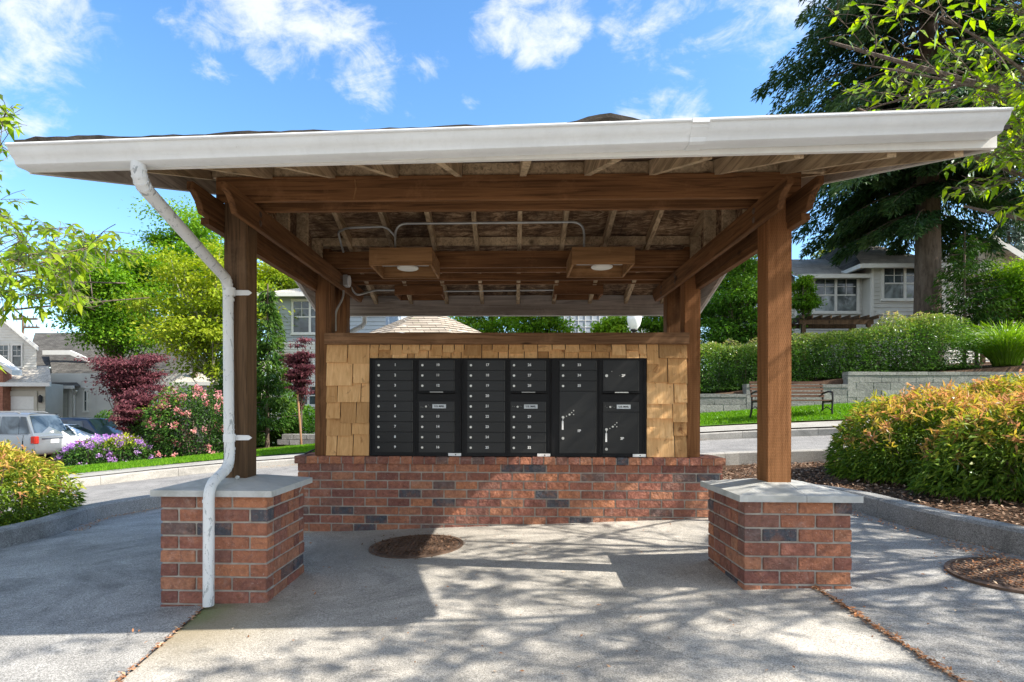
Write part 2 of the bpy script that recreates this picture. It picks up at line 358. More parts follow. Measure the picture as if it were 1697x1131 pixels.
def m_shingle(name, a, b):
    t = NT(name, .92, .1)
    r = t.n('ShaderNodeTexBrick'); r.inputs['Scale'].default_value = 1; r.inputs['Brick Width'].default_value = .33; r.inputs['Row Height'].default_value = .14; r.inputs['Mortar Size'].default_value = .008
    r.inputs['Color1'].default_value = (*a, 1); r.inputs['Color2'].default_value = (*b, 1); r.inputs['Mortar'].default_value = (*[x * .4 for x in a], 1)
    sp = t.n('ShaderNodeSeparateXYZ'); t.lk(t.tc, sp.inputs[0]); cb = t.n('ShaderNodeCombineXYZ'); t.lk(t.math('ADD', sp.outputs[0], t.math('MULTIPLY', sp.outputs[1], .35)), cb.inputs[0]); t.lk(t.math('MULTIPLY', sp.outputs[2], 1.6), cb.inputs[1]); t.lk(cb.outputs[0], r.inputs['Vector'])
    c = t.mix(.7, r.outputs[0], t.ramp(t.noise(.9, 7, .7), ((.3, .7), (.7, 1.3))), 'MULTIPLY')
    c = t.mix(.6, c, t.ramp(t.noise(30, 4, .8), ((.3, .6), (.7, 1.4))), 'MULTIPLY')
    t.col(c); return t.m
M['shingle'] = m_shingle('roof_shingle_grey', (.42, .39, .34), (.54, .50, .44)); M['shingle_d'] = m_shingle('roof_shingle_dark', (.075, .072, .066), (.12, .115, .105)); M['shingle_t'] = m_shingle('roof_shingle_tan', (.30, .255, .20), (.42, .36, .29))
M['roofing'] = simple('asphalt_roofing', (.07, .06, .05), .95, .1, var=.5, scale=18, bump=.006)
def siding(name, c): return simple(name, c, .7, .2, var=.07, scale=1.5)
M['sid_grey'] = siding('grey_lap_siding', (.60, .60, .57)); M['sid_white'] = siding('pale_lap_siding', (.72, .71, .66)); M['sid_blue'] = siding('blue_grey_siding', (.42, .47, .52)); M['sid_dark'] = siding('slate_siding', (.27, .28, .29)); M['sid_beige'] = siding('beige_siding', (.52, .49, .41))
def m_glass(name, c=(.03, .04, .045)):
    t = NT(name, .06, .8); f = t.noise(1.3, 5, .6, dist=1); t.col(t.ramp(f, ((.4, c), (.65, tuple(x * 3.2 + .02 for x in c))))); return t.m
M['glass'] = m_glass('window_glass'); M['blind'] = m_glass('window_glass_blind', (.10, .115, .12)); M['cglass'] = m_glass('car_glass', (.02, .03, .04))
M['cardoor'] = simple('garage_door_white', (.74, .74, .70), .5, .3, var=.05)
def m_paint(name, c, metal=.2):
    t = NT(name, .3, .5, metal); t.col(c); t.b.inputs['Coat Weight'].default_value = .6; t.b.inputs['Coat Roughness'].default_value = .08; return t.m
M['silver'] = m_paint('silver_car_paint', (.25, .28, .31), .5); M['carwhite'] = m_paint('white_car_paint', (.74, .76, .78), 0); M['cardark'] = m_paint('dark_blue_car_paint', (.035, .05, .08), .3)
M['rubber'] = simple('tyre_rubber', (.02, .02, .02), .9, .1); M['red'] = simple('red_tail_lens', (.40, .03, .02), .2, .6, var=.2)
M['farbrick'] = simple('far_brick', (.33, .15, .10), .9, .1, var=.3, scale=9)
M['slat'] = wood('bench_slat', (.10, .055, .035), (.20, .115, .075), 0)
M['stake'] = wood('stake_wood', (.30, .16, .08), (.45, .26, .14), 2)
def m_block():
    t = NT('split_face_block', .92, .1); n = t.noise(18, 6, .75); r = t.island()
    c = t.ramp(r, ((0, (.19, .19, .18)), (1, (.29, .285, .265)))); c = t.mix(.8, c, t.ramp(n, ((.3, .65), (.7, 1.3))), 'MULTIPLY'); t.col(c); t.bump(n, 1, .02); return t.m
M['block'] = m_block()
def m_bark(name, a, b, sc=(9, 9, 1.6)):
    t = NT(name, .95, .1); n = t.noise(1, 7, .7, t.mapping(sc), .8); t.col(t.ramp(n, ((.3, a), (.7, b)))); t.bump(n, 1, .03); return t.m
M['bark'] = m_bark('rough_bark', (.075, .055, .042), (.24, .185, .145)); M['bark_pale'] = m_bark('pale_bark', (.27, .25, .22), (.55, .53, .49), (9, 9, 4)); M['bark_twig'] = m_bark('cherry_twig', (.10, .07, .055), (.30, .24, .20), (30, 30, 6))
def leafmat(name, stops, trans=.45, gloss=.12):
    """leaf colour from the random value of each leaf, shifted by the 'tint' attribute (new growth)"""
    m = bpy.data.materials.new(name); m.use_nodes = True; t = m.node_tree; N = t.nodes; L = t.links
    for n in list(N): N.remove(n)
    out = N.new('ShaderNodeOutputMaterial'); g = N.new('ShaderNodeNewGeometry'); at = N.new('ShaderNodeAttribute'); at.attribute_name = 'tint'
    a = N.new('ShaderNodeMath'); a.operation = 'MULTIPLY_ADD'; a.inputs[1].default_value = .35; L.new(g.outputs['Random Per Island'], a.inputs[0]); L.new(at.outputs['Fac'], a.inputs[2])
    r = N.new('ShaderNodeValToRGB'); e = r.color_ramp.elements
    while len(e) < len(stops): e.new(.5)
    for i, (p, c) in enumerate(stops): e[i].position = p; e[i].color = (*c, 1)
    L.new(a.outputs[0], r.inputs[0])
    d = N.new('ShaderNodeBsdfDiffuse'); tr = N.new('ShaderNodeBsdfTranslucent'); L.new(r.outputs[0], d.inputs[0])
    hs = N.new('ShaderNodeHueSaturation'); hs.inputs['Value'].default_value = 1.5; hs.inputs['Saturation'].default_value = 1.1; L.new(r.outputs[0], hs.inputs['Color']); L.new(hs.outputs[0], tr.inputs[0])
    m1 = N.new('ShaderNodeMixShader'); m1.inputs[0].default_value = trans; L.new(d.outputs[0], m1.inputs[1]); L.new(tr.outputs[0], m1.inputs[2])
    gl = N.new('ShaderNodeBsdfGlossy'); gl.inputs['Roughness'].default_value = .5; gl.inputs['Color'].default_value = (.5, .53, .55, 1)
    m2 = N.new('ShaderNodeMixShader'); fr = N.new('ShaderNodeFresnel'); fr.inputs[0].default_value = 1.3
    mm = N.new('ShaderNodeMath'); mm.operation = 'MULTIPLY'; mm.inputs[1].default_value = gloss * 2.5; L.new(fr.outputs[0], mm.inputs[0]); L.new(mm.outputs[0], m2.inputs[0])
    L.new(m1.outputs[0], m2.inputs[1]); L.new(gl.outputs[0], m2.inputs[2]); L.new(m2.outputs[0], out.inputs[0])
    return m
M['l_green'] = leafmat('leaf_fresh_green', ((0, (.06, .15, .012)), (.5, (.15, .31, .022)), (1, (.32, .47, .04))))
M['l_mid'] = leafmat('leaf_mid_green', ((0, (.03, .10, .013)), (.5, (.085, .21, .022)), (1, (.20, .34, .035))))
M['l_yellow'] = leafmat('leaf_yellow_green', ((0, (.11, .21, .014)), (.5, (.29, .38, .03)), (1, (.50, .50, .06))))
M['l_cherry'] = leafmat('leaf_cherry', ((0, (.09, .19, .014)), (.5, (.24, .38, .022)), (1, (.50, .56, .04))), .5, .2)
M['l_red'] = leafmat('leaf_maroon', ((0, (.06, .018, .028)), (.5, (.14, .045, .055)), (1, (.27, .11, .12))), .35)
M['l_fir'] = leafmat('needle_dark_green', ((0, (.014, .042, .014)), (.5, (.036, .085, .028)), (1, (.10, .16, .05))), .15, .05)
M['l_cedar'] = leafmat('needle_green', ((0, (.02, .06, .015)), (.5, (.05, .12, .02)), (1, (.13, .22, .03))), .3, .05)
M['l_blue'] = leafmat('needle_bluish', ((0, (.06, .10, .08)), (1, (.17, .23, .17))), .2, .05)
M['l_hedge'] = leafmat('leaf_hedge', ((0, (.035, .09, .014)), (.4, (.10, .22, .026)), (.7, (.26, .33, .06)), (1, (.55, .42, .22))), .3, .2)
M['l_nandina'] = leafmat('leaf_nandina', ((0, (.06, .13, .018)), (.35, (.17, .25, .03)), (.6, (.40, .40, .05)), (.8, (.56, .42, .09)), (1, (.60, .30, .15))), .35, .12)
M['l_rhodo'] = leafmat('leaf_rhododendron', ((0, (.02, .055, .012)), (.6, (.07, .16, .02)), (1, (.38, .42, .03))), .25, .2)
M['pink'] = leafmat('petal_pink', ((0, (.62, .22, .24)), (1, (.85, .50, .48))), .4, 0); M['purple'] = leafmat('petal_purple', ((0, (.42, .20, .55)), (1, (.68, .45, .78))), .4, 0)
M['l_grass'] = leafmat('grass_blade', ((0, (.055, .14, .01)), (.5, (.12, .28, .016)), (1, (.26, .42, .04))), .4, .05)
M['l_orn'] = leafmat('ornamental_grass_blade', ((0, (.10, .18, .02)), (.5, (.20, .36, .03)), (1, (.42, .52, .10))), .45, .1)
M['litter'] = leafmat('fallen_leaf', ((0, (.20, .09, .04)), (.6, (.42, .20, .10)), (1, (.62, .52, .38))), .1, 0)
M['chips'] = leafmat('bark_chip', ((0, (.06, .035, .022)), (.6, (.22, .13, .085)), (1, (.48, .36, .26))), 0, 0)
# ------------------------------------------------------------------ leaves
def unit(a): return a / np.maximum(np.linalg.norm(a, axis=-1, keepdims=True), 1e-9)
def leaves(name, pos, dr, length, width, mat, parent=None, droop=.0, tint=None, nrm=None, wide=.42):
    """one folded leaf (4 corners, 2 triangles) at each position, pointing along dr"""
    n = len(pos)
    if n == 0: return None
    pos = np.asarray(pos, float); dr = unit(np.asarray(dr, float)); L = np.broadcast_to(np.asarray(length, float), (n,))[:, None]; Wd = np.broadcast_to(np.asarray(width, float), (n,))[:, None]
    up = rng.normal(size=(n, 3)) if nrm is None else nrm + rng.normal(size=(n, 3)) * .45
    sd = unit(np.cross(dr, up)); nn = np.cross(sd, dr)
    mid = pos + dr * L * wide
    v = np.stack([pos, mid + sd * Wd / 2 + nn * Wd * .12, pos + dr * L - np.array([0, 0, 1]) * L * droop, mid - sd * Wd / 2 + nn * Wd * .12], 1).reshape(-1, 3)
    me = bpy.data.meshes.new(name)
    me.vertices.add(4 * n); me.vertices.foreach_set('co', v.astype(np.float32).ravel())
    b = (np.arange(n) * 4)[:, None]; idx = (b + np.array([0, 1, 2, 0, 2, 3])).ravel().astype(np.int32)
    me.loops.add(6 * n); me.loops.foreach_set('vertex_index', idx)
    me.polygons.add(2 * n); me.polygons.foreach_set('loop_start', (np.arange(2 * n) * 3).astype(np.int32))
    try: me.polygons.foreach_set('loop_total', np.full(2 * n, 3, np.int32))
    except Exception: pass
    me.update(calc_edges=True)
    at = me.attributes.new('tint', 'FLOAT', 'FACE')
    tt = np.broadcast_to(np.asarray(.3 if tint is None else tint, float), (n,)); at.data.foreach_set('value', np.repeat(tt, 2).astype(np.float32))
    me.materials.append(mat)
    return link(name, me, parent)
def rand_dir(n, zb=0.):
    d = rng.normal(size=(n, 3)); d[:, 2] += zb; return unit(d)
def limb(mb, a, b, r0, r1, bend=.12, k=5):
    a = Vector(a); b = Vector(b); d = b - a; off = d.orthogonal().normalized() * d.length * random.uniform(-bend, bend) + Vector((0, 0, d.length * random.uniform(0, bend)))
    pts = [a.lerp(b, t) + off * math.sin(math.pi * t) for t in [i / k for i in range(k + 1)]]
    mb.tube(pts, [r0 + (r1 - r0) * i / k for i in range(k + 1)], 6, False); return pts
def deciduous(name, base, h, crown, rad, n, ls, mat, bark, label, trunk_r=.12, clumps=38, group=None, cat='tree', lean=(0, 0), trunks=1, hollow=.5, tintz=.3, seed=0, cs=1., flat=.5):
    """base point, total height, crown centre z above base, radii (x,y,z)"""
    random.seed(seed + 11); base = Vector(base)
    t = empty(name, base, label, cat, group)
    cc = base + Vector((lean[0], lean[1], crown)); mb = MB(); tips = []
    for q in range(trunks):
        b0 = base + (Vector((random.uniform(-.25, .25), random.uniform(-.25, .25), 0)) if trunks > 1 else Vector((0, 0, 0)))
        top = cc + Vector((random.uniform(-.3, .3) * rad[0], random.uniform(-.3, .3) * rad[1], rad[2] * .5))
        tp = limb(mb, b0 - Vector((0, 0, .2)), top, trunk_r, trunk_r * .2, .05, 8)
        for i in range(clumps // trunks):
            d = Vector(rng.normal(size=3)); d.normalize(); f = random.uniform(hollow, 1.)
            c = cc + Vector((d.x * rad[0], d.y * rad[1], d.z * rad[2])) * f
            st = tp[min(8, max(2, int(8 * ((c.z - base.z) / (top.z - base.z)) * .7)))]
            if c.z > st.z - .3 or True:
                pts = limb(mb, st, c, trunk_r * .28, .008, .1, 4); tips.append((c, pts))
    mb.build('trunk', bark, t, smooth=True)
    per = n // max(1, len(tips)); P_ = []; D_ = []; T_ = []
    for c, pts in tips:
        s = random.uniform(.11, .25) * min(rad) * cs; m = int(per * random.uniform(.4, 1.6))
        q = rng.normal(size=(m, 3)) * np.array([s * 1.3, s * 1.3, s * flat]); P_.append(np.array(c) + q)
        o = unit(q + np.array([0, 0, -.1])); D_.append(unit(o + rng.normal(size=(m, 3)) * .7)); T_.append(np.full(m, random.uniform(0, .35)) + np.clip(q[:, 2] / s, -1, 1) * .08)
        # along the twig
        m2 = m // 5; k = rng.integers(1, len(pts), m2); P_.append(np.array([tuple(pts[j]) for j in k]) + rng.normal(size=(m2, 3)) * s * .35); D_.append(rand_dir(m2)); T_.append(np.full(m2, .1))
    p = np.concatenate(P_); d = np.concatenate(D_); tt = np.concatenate(T_)
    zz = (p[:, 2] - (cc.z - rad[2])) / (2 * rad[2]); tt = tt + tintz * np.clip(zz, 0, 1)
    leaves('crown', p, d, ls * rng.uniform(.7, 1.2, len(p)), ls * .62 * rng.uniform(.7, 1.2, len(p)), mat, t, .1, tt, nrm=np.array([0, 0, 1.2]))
    return t
def conifer(name, base, h, r0, z0, n, ls, mat, label, trunk_r, droop=.35, whorls=26, per=7, group=None, dens=1., taper=1., spray=.28, seed=0, skirt=0):
    random.seed(seed + 5); base = Vector(base); t = empty(name, base, label, 'tree', group)
    mb = MB(); mb.tube([base - Vector((0, 0, .3)), base + Vector((0, 0, h * .1)), base + Vector((0, 0, h * .5)), base + Vector((0, 0, h))], [trunk_r * 1.15, trunk_r, trunk_r * .6, .02], 14)
    P_ = []; D_ = []; T_ = []
    for i in range(whorls + skirt):
        f = (i + random.random()) / whorls; z = z0 + (h - z0) * f; L0 = r0 * (1 - f) ** taper + .15
        if i >= whorls: f = .1; z = random.uniform(z0 - 1.5, z0 + 4.5); L0 = 2.7
        for k in range(per):
            a = random.uniform(0, 2 * math.pi); L = L0 * random.uniform(.65, 1.15); pts = []
            for j in range(9):
                s = j / 8; pts.append(base + Vector((math.cos(a) * L * s, math.sin(a) * L * s, z + L * (.12 * s - droop * s * s) + (L * .10 * s ** 4))))
            mb.tube(pts, [max(.006, trunk_r * .13 * (1 - s / 8) * (1 - f * .6)) for s in range(9)], 5, False)
            pa = np.array([tuple(q) for q in pts]); m = int(n / (whorls * per) * (L / (r0 * .6)) * dens * (2.6 if i >= whorls else 1)) + 3
            u = rng.uniform(.12, 1., m) ** .8 * 8; i0 = np.minimum(u.astype(int), 7); fr = (u - i0)[:, None]; p = pa[i0] * (1 - fr) + pa[i0 + 1] * fr
            side = np.array([-math.sin(a), math.cos(a), 0]); wd = spray * L * np.sin(np.pi * np.clip(u / 8, .05, .97)) ** .7
            off = rng.uniform(-1, 1, m); p = p + side * (off * wd)[:, None] + np.array([0, 0, -1]) * (rng.random(m) * ls * 1.8 + np.abs(off) * wd * .25)[:, None]
            P_.append(p); D_.append(unit(np.array([math.cos(a), math.sin(a), -.35]) + side * (off * 1.1)[:, None] + rng.normal(size=(m, 3)) * .4 + np.array([0, 0, -1.]) * rng.random((m, 1)) * .9)); T_.append(np.full(m, random.uniform(0, .4)) + .3 * (u / 8))
    mb.build('trunk', M['bark'], t, smooth=True)
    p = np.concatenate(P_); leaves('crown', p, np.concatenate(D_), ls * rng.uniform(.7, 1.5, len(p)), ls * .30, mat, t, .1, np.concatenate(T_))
    return t
def shrub(name, base, rad, n, ls, mat, label, cat='shrub', group=None, aspect=.35, tintz=.6, top_shoots=0, stems=9, box=0., shell=.55, extra=None, droop=.15, seed=0, lumps=26):
    """dome or clipped block of leaves with stems"""
    random.seed(seed + 3); base = Vector(base); t = empty(name, base, label, cat, group); mb = MB()
    for i in range(stems):
        a = random.uniform(0, 6.28); f = random.uniform(.3, .8)
        limb(mb, base + Vector((math.cos(a) * rad[0] * .25, math.sin(a) * rad[1] * .25, -.05)), base + Vector((math.cos(a) * rad[0] * f, math.sin(a) * rad[1] * f, rad[2] * random.uniform(.5, .85))), .018, .005)
    mb.build('stems', M['bark_twig'], t)
    d = rand_dir(n); d[:, 2] = np.abs(d[:, 2]) * np.where(rng.random(n) < .8, 1, -.3)
    if box:
        mx = np.max(np.abs(d), axis=1, keepdims=True); d = d * (1 - box) + d / mx * box
    # lumps: surface radius varies smoothly
    lc = rand_dir(lumps, .3); la = rng.uniform(-.26, .24, lumps); dn = unit(d); bump = (np.exp(-(1 - dn @ lc.T) * 22) * la).sum(1)
    r = (1 - (1 - shell) * rng.random(n) ** 2.2) * (1 + bump)
    p = d * r[:, None] * np.array(rad) + np.array([0, 0, rad[2] * .02]); p[:, 2] = np.maximum(p[:, 2], .02)
    zz = p[:, 2] / rad[2]; p = p + np.array(base)
    dr = unit(dn * np.array([1, 1, .6]) + rng.normal(size=(n, 3)) * .55 + np.array([0, 0, -droop]))
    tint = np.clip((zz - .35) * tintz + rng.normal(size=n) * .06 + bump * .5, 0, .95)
    if top_shoots:
        m = top_shoots; a = rng.uniform(0, 6.28, m); q = np.sqrt(rng.random(m)); b = np.stack([np.cos(a) * rad[0] * q * .95, np.sin(a) * rad[1] * q * .95, rad[2] * np.sqrt(np.maximum(0, 1 - q * q * .9))], 1)
        k = 9; hh = rng.uniform(.03, .16, (m, 1, 1)) * rng.random((m, 1, 1)) ; st = np.linspace(0, 1, k)[None, :, None]
        pp = b[:, None, :] + np.array([0, 0, 1.]) * hh * st + rng.normal(size=(m, k, 3)) * .012; p = np.concatenate([p, pp.reshape(-1, 3) + np.array(base)])
        dr = np.concatenate([dr, unit(rng.normal(size=(m * k, 3)) + np.array([0, 0, .5]))]); tint = np.concatenate([tint, np.repeat(rng.uniform(.5, .85, m), k)]); n = len(p)
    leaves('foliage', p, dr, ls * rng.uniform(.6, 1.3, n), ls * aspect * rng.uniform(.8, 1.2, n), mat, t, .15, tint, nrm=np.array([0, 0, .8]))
    if extra:
        em, en, es, ename = extra; k = rand_dir(en, .5); k[:, 2] = np.abs(k[:, 2]); c = k * np.array(rad) * 1.02 + np.array(base); m = 26
        pp = (c[:, None, :] + rng.normal(size=(en, m, 3)) * es * .5).reshape(-1, 3); leaves(ename, pp, unit(np.repeat(k, m, 0) + rng.normal(size=(en * m, 3))), es * .8, es * .6, em, t, 0, np.repeat(rng.uniform(0, .6, en), m))
    return t
# ------------------------------------------------------------------ terrain
def T(x, y):
    x = min(max(x, -17), 10); y = min(max(y, -4), 12.5); return .048 + .039 * x + .02 * y + .0028 * x * y
def sm(a, b, x): t = min(1, max(0, (x - a) / (b - a))); return t * t * (3 - 2 * t)
FAR = [(-16, 1.0), (-12.5, 2.6), (-9.2, 5.2), (-7.57, 7.08), (-6.93, 8.04), (-6.03, 8.75), (-4.46, 9.15), (-2, 9.35), (1, 9.42), (4.11, 9.36), (5.11, 9.25), (6.24, 8.95), (9, 8.1), (13, 6.6), (18, 4.5), (26, 1)]
def far_y(x):
    for (a, b), (c, d) in zip(FAR, FAR[1:]):
        if a <= x <= c: return b + (d - b) * (x - a) / (c - a)
    return FAR[0][1] if x < FAR[0][0] else FAR[-1][1]
def hill(x, y):
    pts = ((0, 1.0), (3, 1.35), (6, 1.60), (9, 1.98), (14, 2.35), (22, 2.9), (40, 3.2)); h = pts[0][1]
    for (a, b), (c, d) in zip(pts, pts[1:]):
        if a <= x <= c: h = b + (d - b) * (x - a) / (c - a)
    if x > 40: h = 3.2
    return h + .05 * min(max(y - 13, 0), 30)
def G(x, y):
    f = y - far_y(x)
    z = T(x, y) - .06
    if f > .42: z = T(x, y) + .13 + .17 * sm(1.2, 3.6, f) * sm(-4, 2, x)
    if x > -2 and y > 12.8:
        k = sm(-2, 3.5, x) * sm(12.85, 13.0, y); z = z * (1 - k) + hill(x, y) * k
    if y > 25: z += .02 * (y - 25) * sm(0, 8, y - 25)
    return z
def grid_sheet(name, xs, ys, fz, mat, keep=None):
    vs = [(x, y, fz(x, y)) for y in ys for x in xs]; nx = len(xs); fs = []
    for j in range(len(ys) - 1):
        for i in range(nx - 1):
            if keep is None or keep((xs[i] + xs[i + 1]) / 2, (ys[j] + ys[j + 1]) / 2): fs.append((j * nx + i, j * nx + i + 1, (j + 1) * nx + i + 1, (j + 1) * nx + i))
    me = bpy.data.meshes.new(name); me.from_pydata(vs, [], fs); me.materials.append(mat); me.polygons.foreach_set('use_smooth', [True] * len(fs)); return link(name, me)
def lin(a, b, n): return [a + (b - a) * i / n for i in range(n + 1)]
gx = [-600, -200, -90, -50, -38] + lin(-30, -14, 16) + lin(-13, 14, 108) + lin(15, 32, 17) + [45, 90, 200, 600]
gy = [-200, -60, -20, -12, -8] + lin(-6, 12.5, 74) + [12.8, 12.86, 13.0, 13.3] + lin(14, 34, 20) + [45, 70, 120, 250, 700]
tag(grid_sheet('ground', gx, gy, G, M['soil']), kind='structure')
def strip(name, pa, pb, fz, mat, n=4, sub=10):
    """sheet between two polylines"""
    vs = []; fs = []
    def dens(p): return [tuple(np.array(p[i]) + (np.array(p[i + 1]) - np.array(p[i])) * k / sub) for i in range(len(p) - 1) for k in range(sub)] + [tuple(p[-1])]
    A = dens(pa); B = dens(pb); m = len(A)
    for j in range(n + 1):
        for a, b in zip(A, B):
            x = a[0] + (b[0] - a[0]) * j / n; y = a[1] + (b[1] - a[1]) * j / n; vs.append((x, y, fz(x, y)))
    for j in range(n):
        for i in range(m - 1): fs.append((j * m + i, j * m + i + 1, (j + 1) * m + i + 1, (j + 1) * m + i))
    me = bpy.data.meshes.new(name); me.from_pydata(vs, [], fs); me.materials.append(mat); bm = bmesh.new(); bm.from_mesh(me); bmesh.ops.recalc_face_normals(bm, faces=bm.faces); bm.to_mesh(me); bm.free()
    return tag(link(name, me), kind='structure')
def off_line(p, d):
    q = []
    for i in range(len(p)):
        a = Vector(p[max(0, i - 1)]); b = Vector(p[min(len(p) - 1, i + 1)]); t = (b - a).normalized(); n = Vector((-t.y, t.x)); q.append(tuple(Vector(p[i]) + n * d))
    return q
# outer forecourt (dark) and pale slab under the shelter
LK = [(-4.75, -4), (-4.55, 0), (-4.43, 1.67), (-4.37, 2.2), (-4.54, 3.0), (-4.35, 3.5), (-3.9, 4.0), (-3.1, 4.45), (-1.6, 4.8), (0, 5.0), (2.0, 5.35), (3.3, 5.68), (4.45, 5.48), (6.5, 4.9), (9, 4.0), (12, 2.6), (16, .8)]
RK = [(3.95, -4), (3.62, -.6), (3.42, .2), (3.3, .6), (3.17, 1.2), (3.13, 2.0), (2.95, 2.5), (2.5, 2.72), (2.0, 2.75)]
vs = [(-5, -30), (4.4, -30)] + RK + [(1.9, 2.4), (-1.8, 2.4), (-2.4, 4.6)] + [p for p in reversed(LK) if p[0] < -2.5]
def poly_sheet(name, pts, dz, mat):
    bm = bmesh.new(); v = [bm.verts.new((x, y, 0)) for x, y in pts]; f = bm.faces.new(v); bmesh.ops.triangulate(bm, faces=[f])
    for _ in range(5): bmesh.ops.subdivide_edges(bm, edges=[e for e in bm.edges if e.calc_length() > .6], cuts=1); bmesh.ops.triangulate(bm, faces=bm.faces)
    for q in bm.verts: q.co.z = T(q.co.x, q.co.y) + dz
    bmesh.ops.recalc_face_normals(bm, faces=bm.faces); me = bpy.data.meshes.new(name); bm.to_mesh(me); bm.free(); me.materials.append(mat); return tag(link(name, me), kind='structure')
poly_sheet('forecourt', vs, -.012, M['drive'])
poly_sheet('shelter_slab', [(-1.35, -8), (-1.58, -.96), (-1.70, 0), (-1.92, 1.9), (-1.92, 2.35), (1.9, 2.35), (1.86, 1.9), (1.76, .02), (1.75, -1.09), (1.7, -8)], -.004, M['slab'])
poly_sheet('bounce_slab', [(-2.38, 4.5), (-1.79, 2.37), (1.89, 2.37), (1.98, 2.9), (2.6, 2.9), (2.7, 5.3), (2.0, 5.22), (0, 4.9), (-1.6, 4.72)], -.008, M['slab'])  # unseen pale slab added behind the wall to bounce light onto the rear ceiling
def kerb(name, line, w, h, mat, label, dz=0., flip=1, batter=.03):
    A = line; sub = 6; pts = []
    for i in range(len(A) - 1):
        for k in range(sub): pts.append(Vector(A[i]).lerp(Vector(A[i + 1]), k / sub))
    pts.append(Vector(A[-1]))
    for _ in range(2): pts = [pts[0]] + [(pts[i - 1] + pts[i] * 2 + pts[i + 1]) / 4 for i in range(1, len(pts) - 1)] + [pts[-1]]
    mb = MB(); prof = [(0, -.1), (batter * .7, h - .02), (batter + .015, h), (w, h), (w, -.1)]; n = len(prof); seg = []
    L = 0; cuts = []; last = 0
    for i, p in enumerate(pts):
        a = pts[max(0, i - 1)]; b = pts[min(len(pts) - 1, i + 1)]; t = (b - a).normalized(); nn = Vector((-t.y, t.x)) * flip
        z = T(p.x, p.y) + dz
        seg.append([(p.x + nn.x * o, p.y + nn.y * o, z + q) for o, q in prof])
        if i: L += (pts[i] - pts[i - 1]).length
        if L - last > 1.25: cuts.append(i); last = L
    st = 0
    for e in cuts + [len(pts) - 1]:
        if e <= st: continue
        ring = [list(map(Vector, s_)) for s_ in seg[st:e + 1]]
        d = (ring[-1][0] - ring[-2][0]).normalized() * .006; ring[-1] = [q - d for q in ring[-1]]
        vv = [q for r_ in ring for q in r_]; m = len(ring); fs = [(i * n + k, i * n + (k + 1) % n, (i + 1) * n + (k + 1) % n, (i + 1) * n + k) for i in range(m - 1) for k in range(n)] + [tuple(range(n)), tuple(reversed(range((m - 1) * n, m * n)))]
        mb.add(vv, fs); st = e
    o = mb.build(name, mat); return tag(o, label, 'kerb')
kerb('kerb', LK[:10], .16, .15, M['kerb'], 'dark weathered concrete kerb curving behind the left brick pedestal round the shrub bed')
kerb('kerb', RK, .17, .15, M['kerb'], 'grey concrete kerb holding back the mulch bed below the big orange-tipped shrub', flip=-1)
kerb('kerb', [p for p in LK if p[0] >= 1.9], .16, .165, M['kerb_l'], 'pale straight kerb between mulch bed and street, seen behind the right front post', dz=-.03)
strip('road', [p for p in off_line(LK[6:], .1)] , [(-6.5, 8.4), (-5.5, 9.0), (-4.46, 9.2), (-2, 9.4), (1, 9.45), (4.11, 9.4), (6.24, 9.0), (9, 8.15), (13, 6.65), (18, 4.55), (26, 1.05)], lambda x, y: T(x, y) - .03, M['road'], 6)
strip('road', [(-16, -4), (-10, -3), (-6.5, 0.5), (-5.0, 2.2), (-5.0, 3.6), (-4.2, 4.3), (-3.7, 4.4)], [(-16, 1.05), (-12.5, 2.65), (-9.2, 5.25), (-7.57, 7.12), (-6.93, 8.1), (-6.3, 8.6), (-5.6, 9.0)], lambda x, y: T(x, y) - .034, M['road'], 6)
FC = FAR[1:-1]
kerb('kerb', FC, .15, .15, M['kerb_l'], 'pale concrete kerb along the far side of the street, edging the sidewalk', dz=-.03)
strip('sidewalk', off_line(FC, .155), off_line(FC, 1.55), lambda x, y: T(x, y) + .14, M['walk'], 3)
strip("lawn", off_line(FC, 1.5), [(p[0], min(p[1], 12.72) if p[0] > 0 else p[1]) for p in off_line(FC, 5.2)], lambda x, y: G(x, y) + .03, M["lawn"], 14)
def grass_field(name, line_lo, line_hi, n, xr, label, h=.06):
    p = []
    xs = rng.uniform(*xr, n * 2); t = rng.random(n * 2)
    for x, q in zip(xs, t):
        f = far_y(x) + line_lo + (line_hi - line_lo) * q
        if f > 12.8 and x > 2.5: continue
        p.append((x, f, G(x, f) + .03))
        if len(p) >= n: break
    p = np.array(p); d = unit(rng.normal(size=(len(p), 3)) * .45 + np.array([0, 0, 1.])); tt = rng.uniform(0, .6, len(p))
    o = leaves(name, p, d, rng.uniform(.6, 1.3, len(p)) * h, .014, M['l_grass'], tint=tt, wide=.3); return tag(o, label, 'grass', kind='stuff')
grass_field('lawn_grass', 1.62, 4.3, 45000, (1.5, 11), 'bright mown grass in front of the retaining wall and bench')
grass_field('lawn_grass', 1.62, 6.5, 70000, (-15, -3), 'mown grass strip beyond the street on the left')
